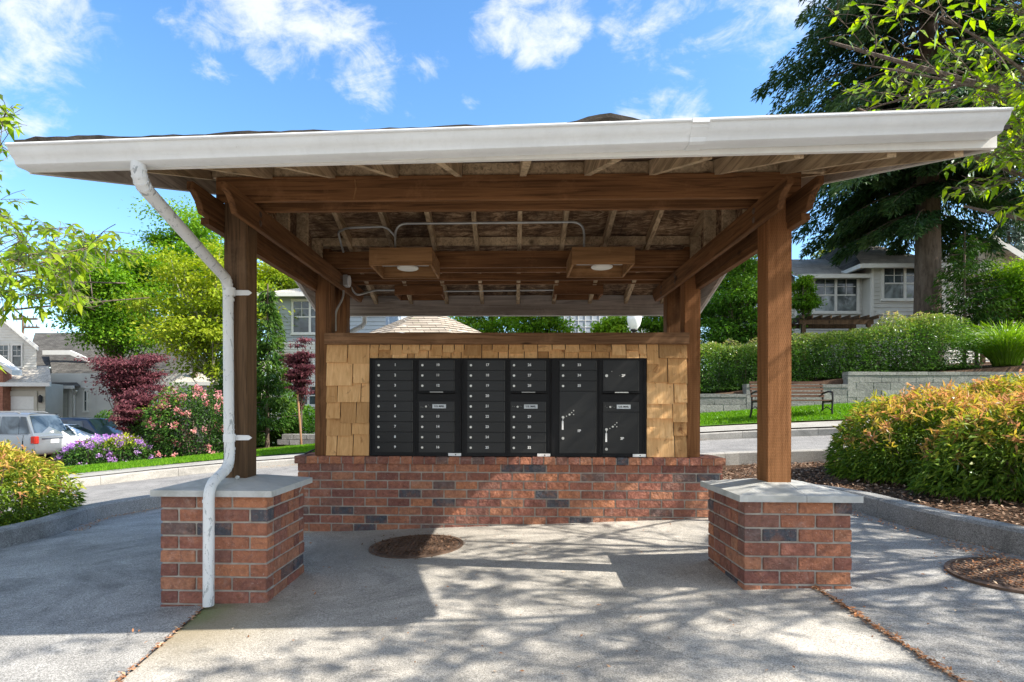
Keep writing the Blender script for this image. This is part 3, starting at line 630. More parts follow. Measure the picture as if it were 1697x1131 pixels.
# mulch chips and litter
def scatter(name, pts, size, mat, label, cat, tint=None, flat=.25):
    p = np.array(pts); d = rng.normal(size=(len(p), 3)); d[:, 2] *= flat
    o = leaves(name, p, d, size * rng.uniform(.5, 1.4, len(p)), size * .5, mat, tint=rng.uniform(0, .7, len(p)) if tint is None else tint, nrm=np.array([0, 0, 2.])); return tag(o, label, cat, kind='stuff')
pts = []
while len(pts) < 26000:
    x = random.uniform(1.9, 8.5); y = random.uniform(-.5, 5.6)
    if x > 3.45 or (y > 2.95 and y < 5.3): pts.append((x, y, G(x, y) + .005 + random.random() * .02))
scatter('bark_mulch', pts, .045, M['chips'], 'brown bark mulch spread under the right hand shrubs', 'mulch')
pts = []
for _ in range(6000):
    x = random.uniform(-8, -4.6); y = random.uniform(0, 3.6); pts.append((x, y, G(x, y) + .01 + random.random() * .02))
scatter('bark_mulch', pts, .045, M['chips'], 'bark mulch under the left hand shrub beside the dark kerb', 'mulch')
pts = []
def along(line, n, sp, o=0.):
    for _ in range(n):
        i = random.randrange(len(line) - 1); t = random.random(); a = Vector(line[i]).lerp(Vector(line[i + 1]), t); x = a.x + random.gauss(0, 1) * sp + o; y = a.y + random.gauss(0, 1) * sp; pts.append((x, y, T(x, y) + .003 + random.random() * .008))
along([(1.76, .02), (1.75, -1.09), (1.72, -2.2)], 900, .0055); along([(-1.70, -.0), (-1.58, -.96), (-1.52, -1.6), (-1.48, -2.2)], 420, .005); along([(1.76, .02), (1.75, -1.2)], 60, .03)
along([(3.2, .9), (3.25, .35), (3.35, -.5)], 500, .06, -.10); along([(3.1, 2.0), (3.15, 1.2)], 130, .04, -.08)
along([(-4.3, 2.3), (-4.5, 3.0), (-4.3, 3.5), (-3.9, 3.9)], 420, .03, .07); along([(4.2, 9.3), (2, 9.35), (-4, 9.1), (-6, 8.7)], 700, .04)
for _ in range(170):
    x = random.uniform(-1.9, 3.1); y = random.uniform(-1.2, 1.8); pts.append((x, y, T(x, y) + .004))
scatter('fallen_leaves', pts, .022, M['litter'], 'small dry rust-coloured leaves caught in the slab joints and along the kerbs', 'leaves')
# joints: narrow dark gaps filled with dirt
for ln in ([(1.76, .02), (1.75, -1.09), (1.72, -3.4)], [(-1.70, 0), (-1.58, -.96), (-1.473, -3.4)], [(-1.92, 2.3), (-1.92, 1.9), (-1.72, .62)]):
    strip('joint', off_line(ln, -.005), off_line(ln, .006), lambda x, y: T(x, y) + .0005, M['iron'], 1, 14)
# ------------------------------------------------------------------ manhole covers
def manhole(c, r, label, nleaf, seed):
    random.seed(seed); z = T(*c) ; t = empty('manhole_cover', (c[0], c[1], z), label, 'manhole cover')
    mb = MB(); mb.lathe((c[0], c[1], z), [(r, -.02), (r, .006), (r * .93, .006), (r * .93, -.002), (r * .9, -.002)], 40); mb.build('rim', M['cover'], t)
    mb = MB(); mb.lathe((c[0], c[1], z), [(r * .9, -.02), (r * .9, .003), (.001, .003)], 40)
    for i in range(-9, 10):
        for j in range(-9, 10):
            x = i * r * .092; y = j * r * .092
            if x * x + y * y < (r * .84) ** 2: mb.box((c[0] + x - .011, c[1] + y - .011, z + .003), (c[0] + x + .011, c[1] + y + .011, z + .007))
    mb.build('lid', M['cover'], t)
    for o in t.children:
        for q_ in o.data.vertices: q_.co.z += T(q_.co.x, q_.co.y) - z - .003
    q = []
    for _ in range(nleaf):
        a = random.uniform(0, 6.283); s = math.sqrt(random.random()) * r * (.9 if random.random() < .9 else 1.25); x = c[0] + math.cos(a) * s; y = c[1] + math.sin(a) * s; q.append((x, y, T(x, y) + .008 + random.random() * .012))
    return t, q
_, q1 = manhole((-.69, 1.24), .37, 'round manhole cover under dark leaf litter in front of the brick wall', 620, 1)
_, q2 = manhole((3.0, .12), .36, 'round manhole cover strewn with orange leaves near the right kerb', 520, 2)
scatter('leaf_litter', q1, .026, M['chips'], 'dark leaf litter heaped on the manhole cover near the wall', 'leaves', tint=rng.uniform(-.1, .35, len(q1)))
scatter('leaf_litter', q2, .022, M['litter'], 'orange leaf litter on the manhole cover near the right kerb', 'leaves')
# ------------------------------------------------------------------ brick pedestals
def brick_block(mb, x0, x1, y0, y1, ztop, zbot, pitch=.0795, bl=.203, ph=0):
    rows = int((ztop - zbot) / pitch) + 1; m = .0115
    for k in range(rows):
        zt = ztop - k * pitch; zb = zt - pitch + m
        if zt < zbot: break
        def run(a, b, start, fn):
            x = a - start
            while x < b - .02:
                s0 = max(a, x); s1 = min(b, x + bl)
                if s1 - s0 > .018: fn(s0 + (m / 2 if s0 > a else 0), s1 - (m / 2 if s1 < b else 0))
                x += bl
        st = (bl / 2) * ((k + ph) % 2); j = .0016
        run(x0, x1, st, lambda a, b: mb.box((a, y0 + random.uniform(-.002, .002), zb), (b, y0 + .095, zt), jit=j))
        run(x0, x1, st, lambda a, b: mb.box((a, y1 - .095, zb), (b, y1, zt), jit=j))
        st2 = (bl / 2) * ((k + ph + 1) % 2)
        for X0, X1 in ((x0, x0 + .095), (x1 - .095, x1)):
            run(y0 + .103, y1 - .103, st2, lambda a, b: mb.box((X0, a, zb), (X1, b, zt), jit=j))
PEDS = []
def pedestal(u0, u1, vcap, joint, label, ph, seed):
    random.seed(seed); a = P(u0, 825, 0); b = P(u1, 825, 0); x0, x1 = a.x, b.x; zc = P((u0 + u1) / 2, vcap, -.028).z
    t = empty('brick_pedestal', ((x0 + x1) / 2, .3, T((x0 + x1) / 2, .3)), label, 'pedestal', 'brick pedestals under the front posts')
    zb = min(T(x0, 0), T(x1, 0)) - .06
    mb = MB(); brick_block(mb, x0, x1, 0, .61, zc, zb, ph=ph, bl=(x1 - x0) / 3.0001); mb.build('brickwork', M['brick'], t, bevel=.0025)
    # projecting base course
    mb2 = MB(); mb2.box((x0 + .007, .007, zb - .05), (x1 - .007, .603, zc - .001)); mb2.build('mortar', M['mortar'], t)
    o = .04; ti = .036; cx = (x0 + x1) / 2; top = .085
    cap = MB(); X0, X1, Y0, Y1 = x0 - o, x1 + o, -o, .61 + o; g = .0015; xm = cx + joint; ym_ = .33
    def quad(xa, xb, ya, yb):
        def zt(x, y):
            f = max(abs(x - cx) / (X1 - cx), abs(y - (Y0 + Y1) / 2) / ((Y1 - Y0) / 2)); f = max(f, .3); return ti + (top - ti) * (1 - f) / .7
        n = 6; vs = []; fs = []
        for jj in range(n + 1):
            for ii in range(n + 1):
                x = xa + (xb - xa) * ii / n; y = ya + (yb - ya) * jj / n; vs.append((x, y, zc + zt(x, y)))
        k = len(vs); vs += [(xa, ya, zc), (xb, ya, zc), (xb, yb, zc), (xa, yb, zc)]
        for jj in range(n):
            for ii in range(n): q = jj * (n + 1) + ii; fs.append((q, q + 1, q + n + 2, q + n + 1))
        fs.append((k + 3, k + 2, k + 1, k)); fs.append((k, k + 1) + tuple(range(n, -1, -1))); fs.append((k + 2, k + 3) + tuple(range(n * (n + 1), (n + 1) ** 2)))
        fs.append((k + 1, k + 2) + tuple(range((n + 1) ** 2 - 1, n - 1, -(n + 1)))); fs.append((k + 3, k) + tuple(range(0, n * (n + 1) + 1, n + 1)))
        cap.add(vs, fs)
    quad(X0, xm - g, Y0, ym_ - g); quad(xm + g, X1, Y0, ym_ - g); quad(X0, xm - g, ym_ + g, Y1); quad(xm + g, X1, ym_ + g, Y1)
    cap.build('cap', M['cap'], t, bevel=0)
    PEDS.append((x0, x1, zc, zc + top)); return t
pedestal(266.5, 443.5, 823.5, .0, 'left brick pedestal with sloped concrete cap and white downspout on its face', 0, 3)
pedestal(1233.5, 1412, 832.5, .03, 'right brick pedestal with pale concrete cap dappled by tree shade', 1, 4)
# ------------------------------------------------------------------ low brick wall and shingled mailbox surround
YW = 1.86
WL, WR = P(487.3, 757, YW), P(1203.6, 759, YW); wz = (WL.z + WR.z) / 2
bL, bR = P(493.5, 780, YW + .02).x, P(1197.5, 780, YW + .02).x
bw = empty('brick_wall', ((bL + bR) / 2, 2.08, T(0, 2)), 'low red brick wall with a rowlock ledge under the mailboxes', 'wall')
random.seed(21); mb = MB(); brick_block(mb, bL, bR, YW + .02, 2.30, wz - .068, -.02, pitch=.0775, ph=0); mb.build('brickwork', M['brick'], bw, bevel=.0025)
mb = MB(); mb.box((bL + .006, YW + .027, -.05), (bR - .006, 2.29, wz - .069)); mb.box((WL.x + .006, YW + .006, wz - .065), (WR.x - .006, 2.315, wz - .007)); mb.build('mortar', M['mortar'], bw)
mb = MB(); x = WL.x; n = 36; w = (WR.x - WL.x) / n
for i in range(n):
    mb.box((WL.x + i * w + .004, YW + random.uniform(-.003, .002), wz - .066), (WL.x + (i + 1) * w - .004, YW + .22, wz + random.uniform(-.002, .002)), jit=.0015)
    mb.box((WL.x + i * w + .004, YW + .23, wz - .066), (WL.x + (i + 1) * w - .004, 2.32, wz + random.uniform(-.002, .002)), jit=.0015)
mb.build('ledge', M['brick'], bw, bevel=.003)
YP = 1.90
pA, pB = P(540, 571, YP), P(1140, 572, YP); pz0 = wz + .003; pz1 = pA.z
top0 = P(540, 552, YP - .02).z
oA, oB = P(612.5, 594, YP), P(1071.5, 757, YP)        # opening for the boxes
sw = empty('shingled_mailbox_wall', ((pA.x + pB.x) / 2, 2.08, wz), 'cedar shingled panel wall with a brown top rail surrounding the black mailboxes', 'wall')
mb = MB(); YI = YP + .030; YB = 2.22
mb.box((pA.x + .02, YI, pz0), (oA.x - .004, YB, oA.z)); mb.box((oB.x + .004, YI, pz0), (pB.x - .02, YB, oA.z)); mb.box((pA.x + .02, YI, oA.z), (pB.x - .02, YB, pz1)); mb.build('core', M['iron'], sw)
mb = MB(); mb.box((pA.x - .008, YP - .025, pz1), (pB.x + .008, YB + .03, top0)); mb.build('top_rail', M['rail'], sw, bevel=.004)
random.seed(5); mb = MB()
def shakes(x0, x1, ztop, rows, wmin=.08, wmax=.22, z_end=None):
    z = ztop
    for r, eh in enumerate(rows):
        x = x0
        while x < x1 - .001:
            w = random.uniform(wmin, wmax); 
            if x1 - (x + w) < wmin * .7: w = x1 - x
            stg = random.uniform(-.028, .028) if r < len(rows) - 1 else 0
            zb = max(z - eh - stg, pz0 if z_end is None else z_end); th = random.uniform(.018, .034); zt = min(z + .03, ztop)
            y = YI - .002 * 0
            vs = [(x + .004, YI, zt), (x + w - .004, YI, zt), (x + w - .004, YI, zb), (x + .004, YI, zb), (x + .004, YI - .004 - (len(rows) - r) * .0006, zt), (x + w - .004, YI - .004 - (len(rows) - r) * .0006, zt), (x + w - .003, YI - th, zb), (x + .003, YI - th - random.uniform(-.003, .003), zb)]
            mb.add(vs, ((0, 1, 2, 3), (4, 7, 6, 5), (0, 4, 5, 1), (1, 5, 6, 2), (2, 6, 7, 3), (3, 7, 4, 0))); x += w
        z -= eh
H = pz1 - pz0
rw = [.150, .215, .175, .145, .15]; rw.append(H - sum(rw))
shakes(pA.x, oA.x - .002, pz1, rw, .10, .25); shakes(oB.x + .002, pB.x, pz1, rw, .10, .25)
shakes(oA.x - .002, oB.x + .002, pz1, [.075, pz1 - oA.z - .075 - .002], .06, .16, oA.z + .002)
# side returns
for X, s in ((pA.x, -1), (pB.x, 1)):
    z = pz1
    for r, eh in enumerate(rw):
        y = YI
        while y < YB:
            w = random.uniform(.09, .2); y1 = min(YB, y + w); vs = [(X + s * -.018, y, z), (X + s * -.018, y1, z), (X + s * -.018, y1, z - eh), (X + s * -.018, y, z - eh), (X - s * .006, y, z), (X - s * .006, y1 - .003, z), (X + s * .008, y1 - .003, z - eh), (X + s * .008, y, z - eh)]
            mb.add(vs, ((0, 1, 2, 3), (4, 7, 6, 5), (0, 4, 5, 1), (1, 5, 6, 2), (2, 6, 7, 3), (3, 7, 4, 0))); y = y1
        z -= eh
mb.build('cedar_shingles', M['shake'], sw)
# ------------------------------------------------------------------ mailboxes
TXT = {}
def text_mesh(s, size):
    if (s, size) in TXT: return TXT[(s, size)]
    cu = bpy.data.curves.new('t', 'FONT'); cu.body = s; cu.size = size; cu.extrude = .0006; cu.align_x = 'CENTER'; cu.align_y = 'CENTER'; cu.resolution_u = 3
    try: cu.offset = size * .035
    except Exception: pass
    o = bpy.data.objects.new('t', cu); COL.objects.link(o); dg = bpy.context.evaluated_depsgraph_get(); me = bpy.data.meshes.new_from_object(o.evaluated_get(dg)); bpy.data.objects.remove(o)
    me.materials.clear(); TXT[(s, size)] = me; return me
def put_text(s, size, loc, mat, parent, name='number', rot=None):
    me = text_mesh(s, size).copy(); me.materials.append(mat)
    me.transform(Matrix.Translation(Vector(loc)) @ (rot or Matrix.Rotation(R(90), 4, 'X'))); return link(name, me, parent)
YM = YP - .004                                        # frame face of the boxes
def px(u): return P(u, 680, YM).x
def pz(v): return P(840, v, YM).z
def lock(parent, x, z, y, big=1.):
    mb = MB(); mb.disc((x, y, z), (0, -1, 0), .0105 * big, .004, 14); mb.disc((x, y - .004, z), (0, -1, 0), .006 * big, .002, 10); o = mb.build('lock', M['steel'], parent)
    return o
def door(unit, u0, u1, v0, v1, num, kind='box'):
    x0, x1, z1, z0 = px(u0) + .003, px(u1) - .003, pz(v0) - .0022, pz(v1) + .0022; y = YM - .010
    mb = MB(); mb.box((x0, y, z0), (x1 - .010, YM + .002, z1)); o = mb.build('door', M['blackdoor'], unit, bevel=.0018)
    hb = MB(); hb.box((x1 - .008, y + .001, z0 + .002), (x1 - .002, YM, z1 - .002)); hb.build('hinge', M['hinge'], o, bevel=.001)
    lx = x0 + (x1 - x0) * .07 + .008; zc = (z0 + z1) / 2; W_ = x1 - x0
    if kind == 'box':
        lock(o, lx, zc, y); put_text(num, .031, (x0 + W_ * .53, y - .0008, zc + .003), M['decal'], o)
    elif kind == 'mail':
        mb = MB(); mb.box((x0 + W_ * .38, y - .002, zc - .017), (x0 + W_ * .76, y, zc + .019)); pl = mb.build('label_plate', M['plate'], o)
        put_text('U.S. MAIL', .022, (x0 + W_ * .57, y - .0028, zc + .001), M['ink'], o, 'lettering')
        mb = MB(); mb.disc((x0 + W_ * .2, y, zc - .001), (0, -1, 0), .0085, .003, 12); mb.build('lock', M['steel'], o); put_text('c', .012, (x0 + W_ * .2, y - .0035, zc), M['ink'], o, 'mark')
        mb = MB()
        for dx in (.06, .11, .27, .31):
            mb.disc((x0 + W_ * dx, y, zc + random.uniform(-.012, .012)), (0, -1, 0), .0018, .002, 6)
        mb.build('rivets', M['steel'], o)
    elif kind == 'parcel':
        h = z1 - z0
        put_text(num, .031, (x0 + W_ * .53, y - .0008, z0 + h * .36), M['decal'], o)
        for k, zz in enumerate((.58, .24)):
            lock(o, lx, z0 + h * (zz if h > .4 or k == 0 else .1), y, 1.15)
        zl = z0 + h * .58
        mb = MB(); mb.tube([(lx, y - .006, zl), (lx - .002, y - .012, zl - .02), (lx - .004, y - .010, zl - .035)], .0022, 6); mb.box((lx - .011, y - .013, zl - .11), (lx + .004, y - .009, zl - .032)); mb.build('key_tag', M['decal'], o)
        mb = MB()
        for dx, dz in ((.19, .02), (.27, .05), (.33, .085), (.38, .05), (.38, .12)):
            mb.disc((x0 + W_ * dx, y, zl + dz * .5), (0, -1, 0), .005 if dx != .27 else .009, .004, 8)
        mb.build('rivets', M['steel'], o)
    elif kind == 'parcel_top':
        h = z1 - z0; lock(o, lx, z0 + h * .5, y, 1.2); put_text(num, .031, (x0 + W_ * .56, y - .0008, z0 + h * .5), M['decal'], o)
        mb = MB()
        for dx, dz, r_ in ((.24, .64, .003), (.46, .5, .002)): mb.disc((x0 + W_ * dx, y, z0 + h * dz), (0, -1, 0), r_, .003, 8)
        mb.build('rivets', M['steel'], o)
    return o
def slot(unit, u0, u1, v, bright):
    x0, x1 = px(u0), px(u1); z = pz(v)
    mb = MB(); mb.box((x0, YM - .030, z - .008), (x1, YM, z - .002)); mb.box((x0, YM - .030, z - .008), (x1, YM - .026, z + .004)); o = mb.build('mail_slot', M['black'], unit, bevel=.001)
    mb = MB(); c = (x0 + x1) / 2; mb.box((c - .06, YM - .034, z - .001), (c + .06, YM - .026, z + .007)); mb.build('pull', M['steel'] if bright else M['galv'], o, bevel=.001)
def box_unit(u0, u1, label, cols):
    x0, x1 = px(u0), px(u1)
    t = empty('mailbox_unit', ((x0 + x1) / 2, 2.0, pz0), label, 'mailbox unit', 'black cluster mailbox units in the shingled wall')
    z0, z1 = pz0 + .002, oA.z - .003
    mb = MB(); mb.box((x0 + .003, YM, z0), (x1 - .003, YM + .28, z1))
    for xa, xb in ((x0 + .003, x0 + .014), (x1 - .026, x1 - .018), (x1 - .012, x1 - .003)): mb.box((xa, YM - .009, z0), (xb, YM + .001, z1))
    for za, zb in ((z0, z0 + .012), (z1 - .012, z1)): mb.box((x0 + .015, YM - .008, za), (x1 - .027, YM + .001, zb))
    for c in cols[:-1]:
        xm = px((c[1] + cols[1][0]) / 2); mb.box((xm - .009, YM - .010, z0 + .013), (xm - .002, YM + .001, z1 - .013)); mb.box((xm + .002, YM - .007, z0 + .013), (xm + .009, YM + .001, z1 - .013))
    mb.build('frame', M['black'], t, bevel=.0012)
    mb = MB(); xs = x1 - .005; mb.box((xs - .115, YM - .0125, z0 + .001), (xs, YM - .0092, z0 + .026)); st = mb.build('sticker', M['decal'], t)
    mb = MB(); mb.box((xs - .055, YM - .0135, z0 + .008), (xs - .045, YM - .0127, z0 + .018)); mb.build('mark', M['ink'], st)
    return t
V0 = 597.3; VP_ = 17.08
def v(k): return V0 + VP_ * k
c1, c2 = (621.5, 685), (694, 754)
u = box_unit(613, 765.5, 'black mailbox unit numbered 1 to 16 at the left end of the shingled wall', (c1, c2))
for k in range(9): door(u, *c1, v(k), v(k + 1), str(k + 1))
for k in range(3): door(u, *c2, v(k), v(k + 1), str(10 + k))
slot(u, *c2, v(3) + 2.5, False); door(u, *c2, v(4), v(5), '', 'mail')
for k in range(4): door(u, *c2, v(5 + k), v(6 + k), str(13 + k))
c1, c2 = (774, 837.5), (845.5, 905.5)
u = box_unit(765.5, 913, 'black mailbox unit numbered 17 to 32 in the middle of the shingled wall', (c1, c2))
for k in range(9): door(u, *c1, v(k), v(k + 1), str(k + 17))
for k in range(3): door(u, *c2, v(k), v(k + 1), str(26 + k))
slot(u, *c2, v(3) + 2.5, False); door(u, *c2, v(4), v(5), '', 'mail')
for k in range(4): door(u, *c2, v(5 + k), v(6 + k), str(29 + k))
c1, c2 = (926.5, 989), (998.5, 1059.5)
u = box_unit(913, 1071, 'black mailbox unit with numbers 33 to 35 and three parcel lockers at the right end', (c1, c2))
for k in range(3): door(u, *c1, v(k), v(k + 1), str(33 + k))
door(u, *c1, v(3), v(9), '1P', 'parcel'); door(u, *c2, v(0), v(3), '2P', 'parcel_top')
slot(u, *c2, v(3) + 2.5, True); door(u, *c2, v(4), v(5), '', 'mail'); door(u, *c2, v(5), v(9), '3P', 'parcel')
# ------------------------------------------------------------------ timber shelter
sh = empty('mail_shelter', (0, 1.1, T(0, 1)), 'open timber mail shelter with gable roof, brown posts and exposed rafters', 'shelter')
YF, YMd, YR, PW = .195, 1.93, 2.42, .146
def post(ul, ur, y, z0, z1, mat, w=PW):
    """ul/ur = picture x of the front face edges"""
    a, b = P(ul, 600, y).x, P(ur, 600, y).x; c = (a + b) / 2
    mb = MB(); mb.box((c - w / 2, y, z0), (c + w / 2, y + w, z1)); mb.build('post', mat, sh, bevel=.006); return c
ZB0 = P(845, 330, YF - .038).z; ZB1 = ZB0 + .147      # cross beams
cL = post(369.5, 409.5, YF, PEDS[0][3] - .035, ZB1 + .05, M['old_z']); cR = post(1272, 1311.5, YF, PEDS[1][3] - .035, ZB1 + .05, M['incised'])
dL = post(521.6, 548, YMd, wz, ZB1 + .05, M['stain_z'], .142); dR = post(1134.2, 1160.8, YMd, wz, ZB1 + .05, M['incised'], .142)
# rear posts
def rear(xc, mat):
    mb = MB(); mb.box((xc - .07, YR, T(xc, YR) - .1), (xc + .07, YR + .14, ZB1)); mb.build('post', mat, sh, bevel=.006)
rL = P(573.5, 600, YR).x - .07; rR = P(1105, 600, YR).x + .07
rear(rL, M['stain_z']); rear(rR, M['stain_z'])
# side beams (pairs sandwiching the posts)
yb0, yb1 = -.165, 2.85; zt = ZB0 - .002; hb = .140
def side_beam(x0, x1):
    mb = MB(); mb.prism([(yb0, zt), (yb0, zt - .045), (yb0 + .035, zt - .05), (yb0 + .085, zt - .085), (yb0 + .12, zt - hb), (yb1 - .10, zt - hb), (yb1, zt - .06), (yb1, zt)], 'x', x0, x1)
    return mb.build('side_beam', M['stain_y'], sh, bevel=.003)
XI = []
for c, s, uo, ui in ((cL, -1, 308.8, 376.7), (cR, 1, 1366, 1303.6)):
    xo = P(uo, 298, yb0).x; xi = P(ui, 298, yb0).x
    side_beam(min(xi, xi + s * .038), max(xi, xi + s * .038)); side_beam(min(xo, xo - s * .038), max(xo, xo - s * .038)); XI.append((xi, xo))
for (xi, xo), s, c in zip(XI, (-1, 1), (cL, cR)):
    for y in (YF + .07, YMd + .07, YR + .07):
        for dz in (.045, .10):
            mb = MB(); xf = xi - s * .038 if False else xi; mb.disc((xf, y, zt - dz), (-s, 0, 0), .013, .007, 6); mb.disc((xf, y, zt - dz), (-s, 0, 0), .02, .002, 12); mb.build('bolt', M['cover'], sh)
# lower plate under the outer side beams
for (xi, xo), s in zip(XI, (-1, 1)):
    mb = MB(); xa, xb = sorted((xo - s * .030, xo + s * .018)); mb.box((xa, .02, zt - hb - .040), (xb, 2.62, zt - hb - .001)); mb.build('beam_packer', M['stain_y'], sh)
xb0, xb1 = P(357.8, 294, YF - .038).x, P(1328.5, 282, YF - .038).x
def cross(y, w=.038, h=.147, z=ZB0, x0=None, x1=None):
    mb = MB(); mb.box((x0 or xb0, y, z), (x1 or xb1, y + w, z + h)); return mb.build('cross_beam', M['stain_x'], sh, bevel=.003)
cross(YF - .038); cross(YF + PW); 
cross(YMd - .038, z=ZB0 + .012); cross(YMd + .142, z=ZB0 + .012); cross(YR - .038, h=.10, z=ZB0 + .006); cross(YR + .14, h=.075, z=ZB0 + .006)
# small dark packer blocks above the beam at posts
for x in (cL, cR):
    mb = MB(); mb.box((x - .075, YF + .002, ZB1 + .051), (x + .075, YF + PW - .002, ZB1 + .16)); mb.build('post_cap_block', M['stain_x'], sh)
# pale tool scar on the front beam
mb = MB(); s0 = P(588, 296, YF - .040); s1 = P(586, 330, YF - .040); s2 = P(590, 312, YF - .040); mb.tube([s0, s2, s1], [.004, .006, .003], 5); mb.build('scar', M['tan_x'], sh)
# roof planes
SL = .33; YRG = 1.14; ZR = ZB1 + SL * (YRG - .16) - .012      # rafter underside at the ridge
YE0, YE1 = -.835, 2.985; XE0, XE1 = -2.03, 2.03; RD = .089
def zu(y): return ZR - SL * abs(y - YRG) if y < YRG else ZR - (ZR - 2.252) / (YE1 - YRG) * (y - YRG)
r0, rs = .118, .3838
XR = [r0 + rs * k for k in range(-5, 5)] + [1.93]
for x in XR:
    for ya, yb_ in ((YE0, YRG - .012), (YRG + .012, YE1)):
        mb = MB(); mb.prism([(ya, zu(ya)), (yb_, zu(yb_)), (yb_, zu(yb_) + RD), (ya, zu(ya) + RD)], 'x', x - .019, x + .019); mb.build('rafter', M['rafter'], sh)
mb = MB(); mb.box((XE0 + .03, YRG - .011, ZR - .03), (XE1 - .03, YRG + .011, ZR + RD - .012)); mb.build('ridge_board', M['barge_x'], sh)
# blocking between rafters above the beams
for y in (YF - .02, YMd + .0):
    for a, b in zip(XR, XR[1:]):
        mb = MB(); mb.box((a + .021, y, zu(y) + .012), (b - .021, y + .03, zu(y) + RD - .006)); mb.build('blocking', M['rafter'], sh)
# sheathing
for ya, yb_ in ((YE0 - .01, YRG), (YRG, YE1 + .01)):
    n = 4; Wd = (XE1 - XE0) / n; mb = MB()
    for i in range(n):
        mb.prism([(ya, zu(max(ya, YE0)) + RD + .002), (yb_ , zu(min(yb_, YE1)) + RD + .002), (yb_, zu(min(yb_, YE1)) + RD + .014), (ya, zu(max(ya, YE0)) + RD + .014)], 'x', XE0 + i * Wd + .002, XE0 + (i + 1) * Wd - .002)
    mb.build('roof_sheathing', M['osb'], sh)
# roofing, with a wavy lifted front edge
random.seed(9)
def roofing(ya, yb_, front):
    nx_ = 90; vs = []; fs = []; rows = 6
    for i in range(nx_ + 1):
        x = XE0 - .035 + (XE1 - XE0 + .07) * i / nx_; f = i / nx_
        w = (.004 * math.sin(f * 31) + .003 * math.sin(f * 83 + 1) + .0015 * math.sin(f * 311)) if front else 0
        if front: w += -.028 * (1 - sm(0, .55, f)) - .022 * sm(.72, .85, f) + .042 * math.exp(-((f - .605) / .035) ** 2) - (.012 if f < .02 else 0)
        for j in range(rows + 1):
            t_ = j / rows; y = ya + (yb_ - ya) * t_; z = zu(min(max(y, YE0), YE1)) + RD + .016 + (w * (1 - t_) ** 2.0) + (0 if YE0 <= y <= YE1 else -.01)
            vs.append((x, y, z)); vs.append((x, y, z + .017))
    m = (rows + 1) * 2
    for i in range(nx_):
        for j in range(rows):
            a = i * m + j * 2; b = a + m; fs += [(a, a + 2, b + 2, b), (a + 1, b + 1, b + 3, a + 3)]
        a = i * m; b = a + m; fs += [(a, b, b + 1, a + 1), (a + m - 2, a + m - 1, b + m - 1, b + m - 2)]
    for i in (0, nx_): a = i * m; fs += [(a + 2 * j, a + 2 * j + 1, a + 2 * j + 3, a + 2 * j + 2) for j in range(rows)]
    mb = MB(); mb.add(vs, fs); return mb.build('roofing', M['roofing'], sh)
roofing(-.925, YRG, True); roofing(3.03, YRG, False)
mb = MB(); mb.prism([(YRG - .14, zu(YRG - .14) + RD + .036), (YRG, zu(YRG) + RD + .040), (YRG + .14, zu(YRG + .14) + RD + .036), (YRG + .14, zu(YRG + .14) + RD + .046), (YRG, zu(YRG) + RD + .052), (YRG - .14, zu(YRG - .14) + RD + .046)], 'x', XE0 - .04, XE1 + .04); mb.build('ridge_cap', M['roofing'], sh)
# barge boards
zfl, zfr = P(63, 287, -.846).z, P(1633.5, 249, -.846).z
for X, s, zf in ((XE0, -1, zfl), (XE1, 1, zfr)):
    zrid = ZR - .075; zre = 2.135
    for ya, za, yb_, zb_ in ((-.845, zf, YRG - .001, zrid), (YRG + .001, zrid, 3.02, zre)):
        mb = MB(); tp = lambda y: zu(min(max(y, YE0), YE1)) + RD + .013
        mb.prism([(ya, za), (yb_, zb_), (yb_, tp(yb_)), (ya, tp(ya))], 'x', min(X, X + s * .022), max(X, X + s * .022)); mb.build('barge_board', M['barge'], sh)
        mb = MB(); mb.prism([(ya, za - .004), (yb_, zb_ - .004), (yb_, tp(yb_)), (ya, tp(ya))], 'x', min(X + s * .024, X + s * .036), max(X + s * .024, X + s * .036)); mb.build('barge_trim', M['fasciaw'], sh)
# fascia front and rear
mb = MB(); mb.prism([(XE0 - .03, zfl), (XE1 + .03, zfr), (XE1 + .03, zfr + .17), (XE0 - .03, zfl + .125)], 'y', -.868, -.848); mb.build('fascia', M['fasciaw'], sh)
zrb = P(845, 523, 3.0).z
mb = MB(); mb.box((XE0 - .02, 2.99, zrb), (XE1 + .02, 3.012, zu(YE1) + RD + .012)); mb.build('fascia', M['barge_x'], sh)
mb = MB(); mb.box((XE0 - .03, 3.014, zrb - .006), (XE1 + .03, 3.026, zu(YE1) + RD + .02)); mb.build('fascia_trim', M['fasciaw'], sh)
# rear gutter and its downspout
mb = MB(); mb.prism([(3.028, zrb + .04), (3.10, zrb + .045), (3.13, zrb + .09), (3.145, zrb + .14), (3.028, zrb + .135)], 'x', XE0 - .04, XE1 + .04); mb.build('gutter', M['white'], sh)
q = [P(604, 515, 3.08), P(604, 535, 3.08), P(600, 541, 3.06), P(580, 551, 2.95), P(560, 560, 2.75), P(555, 640, 2.7), P(555, 800, 2.7)]
mb = MB(); mb.tube(q, .028, 10); mb.build('downspout', M['pipe'], sh, smooth=True)
